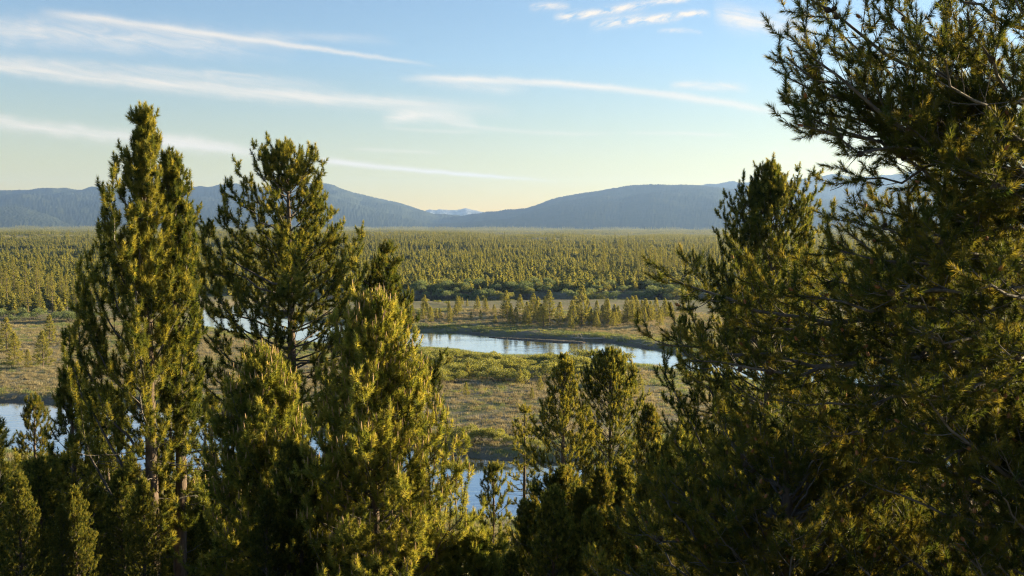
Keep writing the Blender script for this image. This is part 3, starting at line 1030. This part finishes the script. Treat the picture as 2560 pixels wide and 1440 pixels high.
for i in range(36):
    px, py = rs.normal(1650, 75), rs.uniform(672, 716)
    put(TALL, px, py, rs.uniform(42, 84), 'tall pine of the mature stand beyond the far channel', gr, nomH=17., wscale=.85)
gb = 'young pines lining the far channel'
for i in range(26):
    px, py = rs.uniform(1000, 1720), rs.uniform(715, 733)
    put(YOUNG, px, py, rs.uniform(18, 36), 'young pine at the forest front above the far channel', gb)
gf = 'pines crowding the bluff slope'
for i in range(112):
    px = -160 + 2500 * ((i * .61803) % 1.)
    D = rs.uniform(15, 26) if i % 3 < 2 else rs.uniform(26, 60)
    ty = np.interp(px, [-150, 250, 520, 700, 1050, 1090, 1290, 1330, 1600, 1700, 2100], [1110, 1120, 1130, 1060, 1110, 1322, 1318, 1180, 1110, 1040, 1040]) + rs.exponential(45) + (20 if D < 26 else 0)
    t = at(px, ty, D)
    g = gz(t[0], t[1])
    hh = t[2] - g
    if hh < 1.6 or hh > 13:
        continue
    r = place('pine_tree', FILL[rs.integers(4)], (t[0], t[1], g - .1), rs.uniform(0, 6.3), hh / 9 * np.array([.5 + .5 * 9 / hh if hh > 9 else 1, .5 + .5 * 9 / hh if hh > 9 else 1, 1]), 'mid sized pine in the thick growth low on the bluff slope', 'tree', gf)

# standing dead trunks and driftwood
def snag_mesh(seed):
    rng = np.random.default_rng(seed)
    mb = MB()
    z = np.linspace(0, 1, 9)
    P = np.stack([.02 * np.sin(z * 4 + seed), .015 * np.cos(z * 5), z], -1) * np.array([1, 1, 1])
    tubes(mb, P[None], (.0115 * (1 - .75 * z))[None], 7)
    o = np.stack([0 * np.arange(7.), 0 * np.arange(7.), rng.uniform(.4, .95, 7)], -1)
    az = rng.uniform(0, 6.3, 7)
    d = np.stack([np.cos(az), np.sin(az), rng.normal(0, .3, 7)], -1)
    Q = grow(rng, o, norm(d), rng.uniform(.03, .08, 7), np.zeros(7), 4)
    tubes(mb, Q, np.linspace(.004, .001, 4)[None] * np.ones((7, 1)), 4)
    return mb.mesh('dead_trunk', [M['deadwood']], smooth=(0,))


for k, (px, py, h, l) in enumerate([(79, 715, 62, 'bare pale dead trunk standing among the left forest edge pines'), (168, 790, 40, 'leaning pale dead trunk in front of the shaded left stand'),
                                    (1640, 722, 52, 'thin bare dead trunk beside the tall stand beyond the far channel'), (1706, 700, 50, 'bare dead trunk at the right of the tall far stand')]):
    q = onplane(px, py, 1.2)
    o = link('dead_tree', snag_mesh(k), None, (q[0], q[1], gz(*q) - .1), k * 1.3, h * q[1] / FOC)
    o.rotation_euler = (.05 * (k % 2), .06 * (k - 1), k)
    tag(o, l, 'dead tree', 'standing dead trunks')


def drift(seed, px, py, L, rz, label, roots=True):
    rng = np.random.default_rng(seed)
    mb = MB()
    t = np.linspace(0, 1, 9)
    P = np.stack([t * L, .05 * L * np.sin(t * 3), .18 + .1 * t + .04 * np.sin(t * 7)], -1)
    tubes(mb, P[None], (.2 * (1 - .7 * t))[None], 7)
    m = 9 if roots else 3
    o = P[np.zeros(m, int)] if roots else P[rng.integers(3, 8, m)]
    d = norm(rng.normal(0, 1, (m, 3)) * np.array([.5, 1, 1]) + UP * .3)
    Q = grow(rng, o, d, rng.uniform(.4, 1.1, m), rng.normal(.2, .3, m), 6, .3)
    tubes(mb, Q, np.linspace(.09, .02, 6)[None] * np.ones((m, 1)), 5)
    o2 = P[rng.integers(4, 8, 5)]
    d2 = norm(rng.normal(0, 1, (5, 3)) + UP * .6)
    Q = grow(rng, o2, d2, rng.uniform(.8, 2.2, 5), rng.normal(0, .3, 5), 6, .2)
    tubes(mb, Q, np.linspace(.05, .012, 6)[None] * np.ones((5, 1)), 5)
    q = onplane(px, py, .3)
    o = link('driftwood_log', mb.mesh('driftwood_log', [M['deadwood']], smooth=(0,)), None, (q[0], q[1], max(gz(*q), 0) + .02), rz)
    tag(o, label, 'log', 'driftwood along the river')


drift(1, 1508, 850, 7.5, pi * .98, 'bleached driftwood log with root wad at the cut bank of the middle channel')
drift(2, 1470, 848, 5., pi * .85, 'smaller pale branchy log lying left of the root wad on the cut bank', False)
drift(3, 1618, 866, 4., pi * .6, 'pale dead branches hanging over the cut bank at right', False)
drift(4, 1545, 738, 8., pi * .9, 'grey fallen trunk on the bank of the far dark channel', True)
drift(5, 1345, 738, 6., pi * .9, 'grey fallen log on the far channel bank, left of the tall meadow pines', False)


# ------------------------------------------------------------------ willows
def shrub_mesh(seed, mat, n=1500, up=.5):
    rng = np.random.default_rng(seed)
    mb = MB()
    nl = 7
    cen = np.stack([rng.normal(0, .42, nl), rng.normal(0, .42, nl), rng.uniform(.42, .75, nl)], -1)
    rad = rng.uniform(.24, .42, nl)
    i = rng.integers(0, nl, n)
    d = norm(rng.normal(0, 1, (n, 3)))
    d[:, 2] = np.abs(d[:, 2]) * 1.0 - .35 * (rng.random(n) < .35)
    p = cen[i] + d * (rad[i] * rng.uniform(.55, 1.08, n) ** .6)[:, None]
    p[:, 2] = np.maximum(p[:, 2], .05)
    dr = norm(d * .6 + UP * up + rng.normal(0, .45, (n, 3)))
    w = norm(np.cross(dr, rng.normal(0, 1, (n, 3)))) * .022
    l = rng.uniform(.07, .15, n)[:, None]
    V = np.stack([p - w, p + w, p + dr * l], 1)
    mb.add(V, np.arange(n * 3).reshape(-1, 3), 1, np.repeat(np.clip(.5 + rng.normal(0, .17, n), 0, 1), 3))
    ns = 26
    e = cen[rng.integers(0, nl, ns)] + rng.normal(0, .12, (ns, 3))
    a = e * np.array([.25, .25, 0])
    t = np.linspace(0, 1, 5)[None, :, None]
    P = a[:, None] * (1 - t) + e[:, None] * t + np.array([0, 0, .08]) * np.sin(t * pi)
    tubes(mb, P, np.linspace(.012, .004, 5)[None] * np.ones((ns, 1)), 4, 0)
    return (mb.mesh('willow_shrub', [M['barkgrey'], M[mat]], smooth=(0,)),)


WIL = [shrub_mesh(200 + i, 'willow') for i in range(4)]
SAG = [shrub_mesh(210 + i, 'sage') for i in range(3)]


def shrub(pool, px, py, hpx, label, group, wide=1.2):
    q = onplane(px, py, 1.0)
    z = gz(*q)
    s = hpx * q[1] / FOC
    o = link('willow_shrub', pool[rs.integers(len(pool))][0], None, (q[0], q[1], z - .08), rs.uniform(0, 6.3), (s * wide, s * wide, s))
    tag(o, label, 'shrub', group)


gw = 'bright willows along the near bank of the middle channel'
for px in np.arange(1046, 1500, 11.5):
    py = np.interp(px, [1046, 1130, 1190, 1290, 1400, 1500], [884, 890, 897, 906, 902, 917]) + rs.uniform(3, 10)
    shrub(WIL, px + rs.uniform(-5, 5), py, rs.uniform(13, 26), 'yellow green willow in the row on the near bank of the silver channel', gw, 1.3)
gw2 = 'willows scattered over the near meadow'
n = 0
while n < 80:
    px, py = rs.uniform(1030, 1560), rs.uniform(905, 972)
    if wet(px, py) or (py > 940 and rs.random() < .5):
        continue
    shrub(WIL, px, py, rs.uniform(18, 36), 'pale green willow clump on the meadow between silver channel and near water', gw2, 1.35)
    n += 1
gw3 = 'clipped looking willows above the near water'
for px in np.arange(1096, 1345, 22):
    shrub(WIL, px + rs.uniform(-4, 4), 1106 + rs.uniform(-3, 5) + max(0, px - 1240) * .15, rs.uniform(30, 44) * (1 if px < 1240 else .7), 'bushy willow in the level row above the grassy bank of the near blue water', gw3, 1.0)
gw4 = 'grey green willows along the far channel'
for i in range(56):
    px = rs.uniform(1040, 1740)
    py = rs.uniform(727, 739)
    shrub(SAG if rs.random() < .75 else WIL, px, py, rs.uniform(16, 30), 'rounded grey green willow on the bank of the far dark channel', gw4, 1.25)
gw5 = 'low willows at the left'
for i in range(16):
    px, py = rs.uniform(-60, 250), rs.uniform(792, 806)
    shrub(SAG, px, py, rs.uniform(14, 26), 'shaded low willow at the foot of the left forest edge', gw5, 1.3)
for a in [(100, 985, 34), (130, 985, 26), (30, 925, 18), (520, 776, 20), (500, 782, 16), (1062, 758, 10), (1095, 760, 9), (1120, 762, 8)]:
    if not wet(a[0], a[1]):
        shrub(WIL, *a, 'single bright willow beside the river, apart from the rows', 'lone willows by the river')


# ------------------------------------------------------------------ stuff that nobody could count: valley forest and grass
def scatter(name, P, rz, sc, idx, sources, kind_label=None):
    me = bpy.data.meshes.new(name)
    me.vertices.add(len(P))
    me.vertices.foreach_set('co', np.asarray(P, np.float32).ravel())
    for nme, arr, ty in (('rz', rz, 'FLOAT'), ('sc', sc, 'FLOAT'), ('idx', idx, 'INT')):
        a = me.attributes.new(nme, ty, 'POINT')
        a.data.foreach_set('value', np.asarray(arr, np.float32 if ty == 'FLOAT' else np.int32))
    o = link(name, me)
    col = bpy.data.collections.new(name + '_kinds')
    for i, s in enumerate(sources):
        col.objects.link(bpy.data.objects.new(name + '_kind_%02d' % i, s))
    ng = bpy.data.node_groups.new(name, 'GeometryNodeTree')
    ng.interface.new_socket('Geometry', in_out='INPUT', socket_type='NodeSocketGeometry')
    ng.interface.new_socket('Geometry', in_out='OUTPUT', socket_type='NodeSocketGeometry')
    N, L = ng.nodes, ng.links
    gi_, go = N.new('NodeGroupInput'), N.new('NodeGroupOutput')
    ip = N.new('GeometryNodeInstanceOnPoints')
    ci = N.new('GeometryNodeCollectionInfo')
    ci.inputs['Collection'].default_value = col
    ci.inputs['Separate Children'].default_value = True
    ci.inputs['Reset Children'].default_value = True
    ip.inputs['Pick Instance'].default_value = True

    def attr(nme, ty):
        a = N.new('GeometryNodeInputNamedAttribute')
        a.data_type = ty
        a.inputs['Name'].default_value = nme
        return a.outputs['Attribute']
    cx = N.new('ShaderNodeCombineXYZ')
    L.new(attr('rz', 'FLOAT'), cx.inputs['Z'])
    L.new(gi_.outputs[0], ip.inputs['Points'])
    L.new(ci.outputs[0], ip.inputs['Instance'])
    L.new(attr('idx', 'INT'), ip.inputs['Instance Index'])
    L.new(cx.outputs[0], ip.inputs['Rotation'])
    cs = N.new('ShaderNodeCombineXYZ')
    sca = attr('sc', 'FLOAT')
    for q in 'XYZ':
        L.new(sca, cs.inputs[q])
    L.new(cs.outputs[0], ip.inputs['Scale'])
    L.new(ip.outputs[0], go.inputs[0])
    md = o.modifiers.new('scatter', 'NODES')
    md.node_group = ng
    tag(o, kind='stuff')
    return o


def lowtree(seed, H, w, layers=7, k=7, basef=.1):
    """a whole small pine of loose drooping sprays, for trees some hundred metres off."""
    rng = np.random.default_rng(seed)
    mb = MB()
    V, t = [], []
    for i in range(layers):
        f = (i + .3 * rng.random()) / layers
        z = H * (basef + (1 - basef) * f)
        r = w * (1 - f) ** .8 * rng.uniform(.75, 1.15) + .12
        for j in range(k):
            a = rng.uniform(0, 2 * pi)
            d = np.array([math.cos(a), math.sin(a), 0])
            s = np.array([-d[1], d[0], 0])
            lift = rng.uniform(-.1, .55)
            p = d * r * rng.uniform(.7, 1.1) + UP * (z + r * lift)
            q = UP * (z + rng.uniform(-.2, .2))
            wd = r * rng.uniform(.22, .38) + .05
            V += [q + UP * .25 - s * wd * .3, q - UP * .15 + s * wd, p]
            V += [q + d * r * .3 - s * wd, q + d * r * .35 + UP * wd * 1.3, p + UP * .1]
            t += [rng.uniform(.25, .8)] * 6
    V += [np.array([-.1, 0, H * .97]), np.array([.1, 0, H * .97]), np.array([0, 0, H * 1.02])]
    t += [.6] * 3
    V += [np.array([-.09, 0, 0]), np.array([.09, 0, 0]), np.array([0, 0, H * .6])]
    t += [.2] * 3
    V = np.array(V)
    mb.add(V, np.arange(len(V)).reshape(-1, 3), 0, np.array(t))
    return V, np.array(t)


def lowmesh(V, t, nme):
    mb = MB()
    mb.add(V, np.arange(len(V)).reshape(-1, 3), 0, t)
    return mb.mesh(nme, [M['far_needle']])


LOWV = [lowtree(300 + i, rs.uniform(4.6, 6.4), [2.2, 2.5, 1.9, 2.7, 2.4][i], 7, 13) for i in range(5)]
TALLV = [lowtree(320 + i, 16, [1.9, 1.6, 2.2][i], 14, 10, .28) for i in range(3)]
MINI = [lowtree(330 + i, 6.2, 1.9, 4, 6, .05) for i in range(4)]
MINIT = [lowtree(340 + i, 15, 1.8, 6, 5, .25) for i in range(2)]


def patch(seed, tall=0.0):
    rng = np.random.default_rng(seed)
    n = 105
    Vs, ts = [], []
    for i in range(n):
        V, t = MINIT[rng.integers(2)] if rng.random() < tall else MINI[rng.integers(4)]
        a = rng.uniform(0, 6.3)
        c, s = math.cos(a), math.sin(a)
        q = np.stack([V[:, 0] * c - V[:, 1] * s, V[:, 0] * s + V[:, 1] * c, V[:, 2]], -1) * rng.uniform(.65, 1.25)
        q[:, :2] += rng.uniform(-31, 31, 2)
        Vs.append(q)
        ts.append(np.clip(t + rng.normal(0, .12), 0, 1))
    return lowmesh(np.concatenate(Vs), np.concatenate(ts), 'forest_patch')


srcs = [lowmesh(*v, 'valley_pine') for v in LOWV] + [lowmesh(*v, 'valley_tall_pine') for v in TALLV] + [patch(400 + i, [.0, .02, .04][i]) for i in range(3)] + [patch(410, .7)]
rf = np.random.default_rng(9)
PP, RZ, SC, IX = [], [], [], []
# single trees, 330 - 1600 m
n = 125000
r = np.sqrt(rf.uniform(330 ** 2, 1600 ** 2, n))
a = rf.uniform(-.62, .62, n)
X, Y = r * np.sin(a), r * np.cos(a)
h, sd, R = height(X, Y, True)
northbank = np.interp(X, *(lambda q: (q[:, 0], q[:, 1]))(np.array([onplane(*p, 1.2) for p in [(-600, 790), (0, 788), (240, 780), (300, 752), (560, 742), (1000, 733), (2700, 733)]])))
dens = .62 + .75 * wav(X * .35, Y, 14, 2) + .6 * wav(X, Y, 8, 14)
dens = np.where(R < northbank + 60, dens + .2, dens)
ok = (Y > northbank + 22 * np.maximum(0, wav(X, Y, 9, 1) + .3 * wav(X, Y, 3, 15))) & (sd > 4) & (rf.random(n) < dens)
X, Y, h, R = X[ok], Y[ok], h[ok], R[ok]
stand = wav(X, Y, 40, 22) + .6 * wav(X, Y, 15, 30)
tallm = (rf.random(len(X)) < np.clip((stand - .42) * 1.5, .012, .5)) & (R > 520)
PP.append(np.stack([X, Y, h - .1], -1))
RZ.append(rf.uniform(0, 6.3, len(X)))
SC.append(np.clip(rf.normal(.82, .22, len(X)), .4, 1.5) * np.where(tallm, .85, 1))
IX.append(np.where(tallm, rf.integers(5, 8, len(X)), rf.integers(0, 5, len(X))))
# patches out to the foot of the hills
q = []
rr = 1600.
while rr < 8300:
    st = 50 if rr < 3500 else (56 if rr < 6000 else 75)
    na = int(1.24 * rr / st)
    aa = np.linspace(-.62, .62, na) + rf.uniform(-.5, .5) * st / rr
    q.append(np.stack([rr + rf.uniform(-12, 12, na), aa + rf.normal(0, 6, na) / rr], -1))
    rr += st
q = np.concatenate(q)
X, Y = q[:, 0] * np.sin(q[:, 1]), q[:, 0] * np.cos(q[:, 1])
h, sd, R = height(X, Y, True)
clear = wav(X * .3, Y, 40, 3) + .7 * wav(X, Y, 22, 19)
ok = clear > -.2
X, Y, h, R = X[ok], Y[ok], h[ok], R[ok]
st = wav(X, Y, 300, 27)
PP.append(np.stack([X, Y, h - .2], -1))
RZ.append(rf.integers(0, 4, len(X)) * pi / 2 + rf.normal(0, .2, len(X)))
SC.append(rf.uniform(.75, 1.2, len(X)) * np.where(R > 5500, rf.uniform(.7, 1.5, len(X)), 1))
IX.append(np.where((R > 5500) & (st > -.1) | (st > .75), 11, rf.integers(8, 11, len(X))))
scatter('valley_forest', np.concatenate(PP), np.concatenate(RZ), np.concatenate(SC), np.concatenate(IX), srcs)


def tuft(seed, n, h, w, spread, mat):
    rng = np.random.default_rng(seed)
    mb = MB()
    p = np.stack([rng.normal(0, spread, n), rng.normal(0, spread, n), np.zeros(n)], -1)
    d = norm(np.stack([rng.normal(0, .35, n), rng.normal(0, .35, n), np.ones(n)], -1))
    s = norm(np.cross(d, rng.normal(0, 1, (n, 3)))) * w
    V = np.stack([p - s, p + s, p + d * h * rng.uniform(.5, 1.1, (n, 1))], 1)
    mb.add(V, np.arange(n * 3).reshape(-1, 3), 0, np.repeat(np.clip(.5 + rng.normal(0, .2, n), 0, 1), 3))
    return mb.mesh('grass_tuft', [M[mat]])


gs = [tuft(1, 40, .38, .022, .3, 'drygrass'), tuft(2, 46, .42, .025, .38, 'drygrass'), tuft(3, 40, .4, .025, .34, 'willow'), tuft(4, 44, .5, .028, .36, 'sage'), tuft(5, 46, .8, .022, .26, 'drygrass')]
n = 120000
r = np.sqrt(rf.uniform(85 ** 2, 345 ** 2, n))
a = rf.uniform(-.56, .56, n)
X, Y = r * np.sin(a), r * np.cos(a)
h, sd, R = height(X, Y, True)
d = .5 + .6 * wav(X, Y, 7, 8) + .4 * wav(X, Y, 2.3, 16)
ok = (sd > .5) & (h > .12) & (rf.random(n) < np.clip(d, .08, 1)) & (Y < northbank.max()) 
X, Y, h, sd = X[ok], Y[ok], h[ok], sd[ok]
gsel = wav(X, Y, 14, 11) + .5 * wav(X, Y, 4, 25) + rf.normal(0, .25, len(X)) + np.where(sd < 9, .7, 0) + .15
ix = np.where(gsel > .45, rf.integers(2, 4, len(X)), np.where(rf.random(len(X)) < .18, 4, rf.integers(0, 2, len(X))))
scatter('grass', np.stack([X, Y, h - .02], -1), rf.uniform(0, 6.3, len(X)), rf.uniform(.6, 1.35, len(X)), ix, gs)

# ------------------------------------------------------------------ light, sky, air
SUN_AZ, SUN_EL = radians(66), radians(10)   # azimuth clockwise from the viewing direction
sd_ = bpy.data.lights.new('sun', 'SUN')
sd_.energy = 5.0
sd_.angle = radians(.55)
sd_.color = (1.0, .79, .46)
so = bpy.data.objects.new('sun', sd_)
COL.objects.link(so)
from mathutils import Vector
dirv = Vector((math.cos(SUN_EL) * math.sin(SUN_AZ), math.cos(SUN_EL) * math.cos(SUN_AZ), math.sin(SUN_EL)))
so.rotation_euler = dirv.to_track_quat('Z', 'Y').to_euler()
so.location = (60, 40, 60)

W = bpy.data.worlds.new('World')
S.world = W
W.use_nodes = True
wn, wl = W.node_tree.nodes, W.node_tree.links
wn.clear()
wo = wn.new('ShaderNodeOutputWorld')
bg = wn.new('ShaderNodeBackground')
bg.inputs[1].default_value = .05
sky = wn.new('ShaderNodeTexSky')
sky.sky_type = 'NISHITA'
sky.sun_disc = False
sky.sun_elevation = SUN_EL
sky.sun_rotation = SUN_AZ
sky.altitude = 2000
sky.air_density = 1.0
sky.dust_density = .5
sky.ozone_density = .8
tcw = wn.new('ShaderNodeTexCoord')
sep = wn.new('ShaderNodeSeparateXYZ')
wl.new(tcw.outputs['Generated'], sep.inputs[0])


def mth(op, a, b=None, c=None, clamp=False):
    n_ = wn.new('ShaderNodeMath')
    n_.operation = op
    n_.use_clamp = clamp
    for i, v in enumerate((a, b, c)):
        if v is None:
            continue
        if isinstance(v, (int, float)):
            n_.inputs[i].default_value = float(v)
        else:
            wl.new(v, n_.inputs[i])
    return n_.outputs[0]


azn = mth('ARCTAN2', sep.outputs[0], sep.outputs[1])
eln = mth('ARCSINE', sep.outputs[2])


def wnoise(fx, fy, tilt, detail, rough, dist=0.):
    cx = wn.new('ShaderNodeCombineXYZ')
    wl.new(mth('MULTIPLY', azn, fx), cx.inputs[0])
    wl.new(mth('MULTIPLY', mth('MULTIPLY_ADD', azn, tilt, eln), fy), cx.inputs[1])
    n_ = wn.new('ShaderNodeTexNoise')
    n_.noise_dimensions = '2D'
    n_.inputs['Scale'].default_value = 1
    n_.inputs['Detail'].default_value = detail
    n_.inputs['Roughness'].default_value = rough
    n_.inputs['Distortion'].default_value = dist
    wl.new(cx.outputs[0], n_.inputs[0])
    return n_.outputs['Fac']


n_str = wnoise(13, 230, .11, 7, .66)
n_wsp = wnoise(22, 110, .15, 6, .68, .6)
n_puf = wnoise(60, 160, -.25, 6, .62, .3)
n_edge = wnoise(40, 40, 0, 4, .6)


def ae(px, py):
    d = ray(px, py)
    return math.atan2(d[0], d[1]), math.asin(d[2] / np.linalg.norm(d))


def streak(p0, p1, p2, hw, al, noise, nk, fa=.15, fb=.15, tap=(1, 1)):
    """a long thin cloud through three sky directions."""
    (a0, e0), (a1, e1), (a2, e2) = ae(*p0), ae(*p1), ae(*p2)
    s1 = (a1 - a0) / (a2 - a0)
    # e = e0 + b s + c s^2
    Mx = np.linalg.solve(np.array([[s1, s1 * s1], [1, 1]]), np.array([e1 - e0, e2 - e0]))
    s = mth('MULTIPLY_ADD', azn, 1 / (a2 - a0), -a0 / (a2 - a0))
    cen = mth('MULTIPLY_ADD', mth('MULTIPLY_ADD', s, float(Mx[1]), float(Mx[0])), s, e0)
    off = mth('SUBTRACT', eln, cen)
    off = mth('MULTIPLY_ADD', mth('SUBTRACT', n_edge, .5), hw / FOC * 1.0, off)
    hw, al = hw * .85, al * 1.0
    wdt = mth('MULTIPLY_ADD', s, (tap[1] - tap[0]) * hw / FOC, tap[0] * hw / FOC)
    wdt = mth('MAXIMUM', wdt, .0006)
    d = mth('DIVIDE', off, wdt)
    g = mth('EXPONENT', mth('MULTIPLY', mth('MULTIPLY', d, d), -1.0))
    en = mth('MULTIPLY', mth('DIVIDE', s, fa, None, True), mth('DIVIDE', mth('SUBTRACT', 1.0, s), fb, None, True))
    en = mth('MULTIPLY', en, mth('SUBTRACT', 2.0, en))
    nz = mth('MULTIPLY_ADD', mth('SUBTRACT', noise, .5), nk, 1.0)
    nz = mth('MAXIMUM', nz, 0.0)
    return mth('MULTIPLY', mth('MULTIPLY', mth('MULTIPLY', g, en), nz), al)


ST = [
    streak((90, 28), (560, 90), (1100, 166), 9, .62, n_str, 1.2, .15, .35, (1.3, .55)),
    streak((-300, 50), (250, 90), (760, 118), 34, .42, n_wsp, 2.6, .2, .4),
    streak((560, 95), (760, 92), (1000, 104), 12, .2, n_wsp, 2, .3, .4),
    streak((-400, 118), (430, 213), (1300, 278), 17, .62, n_str, 1.6, .1, .35, (.9, 1.2)),
    streak((-250, 135), (250, 168), (900, 225), 16, .30, n_wsp, 3, .1, .4),
    streak((-300, 270), (270, 338), (640, 382), 17, .62, n_str, 1.5, .1, .2),
    streak((340, 348), (500, 358), (660, 388), 15, .58, n_str, 1.3, .3, .3),
    streak((790, 400), (1000, 421), (1400, 454), 7, .9, n_str, 1.2, .1, .45, (1.3, .5)),
    streak((990, 196), (1330, 205), (1960, 282), 10, .66, n_str, 1.0, .2, .1, (.9, 1.0)),
    streak((1040, 200), (1180, 212), (1330, 222), 16, .3, n_wsp, 2.6, .3, .4),
    streak((950, 300), (1060, 288), (1200, 315), 18, .62, n_wsp, 2.2, .3, .4),
    streak((1080, 300), (1230, 322), (1560, 332), 6, .3, n_str, 1.2, .3, .4),
    streak((950, 318), (1060, 326), (1220, 330), 5, .25, n_str, 1.2, .3, .4),
    streak((1560, 333), (1700, 334), (1850, 338), 5, .35, n_str, 1.2, .3, .3),
    streak((870, 372), (970, 376), (1110, 383), 5, .32, n_str, 1.2, .3, .3),
    streak((500, 178), (570, 182), (660, 192), 4, .3, n_str, 1.2, .3, .3),
    streak((1380, 46), (1500, 30), (1625, 12), 11, .6, n_puf, 5.5, .25, .2),
    streak((1470, 66), (1590, 50), (1710, 44), 12, .65, n_puf, 5.5, .3, .25),
    streak((1680, 38), (1730, 33), (1780, 38), 8, .6, n_puf, 5, .3, .3),
    streak((1600, 8), (1660, 4), (1730, -4), 7, .55, n_puf, 5, .3, .3),
    streak((1320, 20), (1370, 16), (1430, 18), 9, .5, n_puf, 4, .3, .3),
    streak((1780, 30), (1890, 55), (2050, 78), 26, .6, n_wsp, 3.6, .3, .3),
    streak((1640, 80), (1700, 76), (1760, 84), 6, .35, n_puf, 4, .3, .3),
    streak((1670, 214), (1750, 214), (1880, 222), 11, .55, n_wsp, 3, .25, .4),
]
acc = ST[0]
for s_ in ST[1:]:
    acc = mth('ADD', acc, mth('MULTIPLY', s_, mth('SUBTRACT', 1.0, acc)))
acc = mth('MINIMUM', acc, .95)
lum = wn.new('ShaderNodeMix')
lum.data_type = 'RGBA'
wl.new(acc, lum.inputs[0])
grd = ramp(wn, [(0., (.93, .60, .05)), (.10, (.88, .62, .16)), (.28, (.87, .70, .48)), (.6, (.79, .83, .86)), (1., (.77, .87, .97))])
wl.new(mth('DIVIDE', eln, .27, None, True), grd.inputs[0])
tin = wn.new('ShaderNodeMix')
tin.data_type = 'RGBA'
tin.blend_type = 'MULTIPLY'
tin.inputs[0].default_value = 1
wl.new(sky.outputs[0], tin.inputs[6])
wl.new(grd.outputs[0], tin.inputs[7])
wl.new(tin.outputs[2], lum.inputs[6])
CLOUD = (4.7, 4.2, 3.55)
lum.inputs[7].default_value = (*CLOUD, 1)
wl.new(lum.outputs[2], bg.inputs[0])
wl.new(bg.outputs[0], wo.inputs[0])
W.cycles.sampling_method = 'MANUAL'
W.cycles.sample_map_resolution = 512

# the air: one closed box of even haze round the whole scene
hm, hnt, HN, HL = nm('valley_haze')
ho = HN.new('ShaderNodeOutputMaterial')
pv = HN.new('ShaderNodeVolumePrincipled')
pv.inputs['Color'].default_value = (.30, .49, .91, 1)
pv.inputs['Density'].default_value = 4.9e-5
pv.inputs['Density Attribute'].default_value = ''
pv.inputs['Anisotropy'].default_value = .25
HL.new(pv.outputs[0], ho.inputs['Volume'])
hb = MB()
x0, x1, y0, y1, z0, z1 = -15700, 15700, -15700, 15700, -60, 760
hb.add([(x, y, z) for x in (x0, x1) for y in (y0, y1) for z in (z0, z1)], [[0, 1, 3, 2], [4, 6, 7, 5], [0, 4, 5, 1], [2, 3, 7, 6], [0, 2, 6, 4], [1, 5, 7, 3]])
tag(link('haze', hb.mesh('haze', [hm])), kind='stuff')

# ------------------------------------------------------------------ render settings
S.render.engine = 'CYCLES'
S.cycles.max_bounces = 8
S.cycles.diffuse_bounces = 3
S.cycles.glossy_bounces = 3
S.cycles.transmission_bounces = 3
S.cycles.volume_bounces = 1
S.cycles.transparent_max_bounces = 4
S.cycles.use_denoising = True
S.cycles.denoising_input_passes = 'RGB_ALBEDO_NORMAL'
S.cycles.denoising_prefilter = 'NONE'
S.cycles.filter_width = 1.15
S.cycles.sample_clamp_indirect = 6
S.view_settings.view_transform = 'Standard'
S.view_settings.look = 'None'
S.view_settings.exposure = 2.2
S.view_settings.gamma = 1
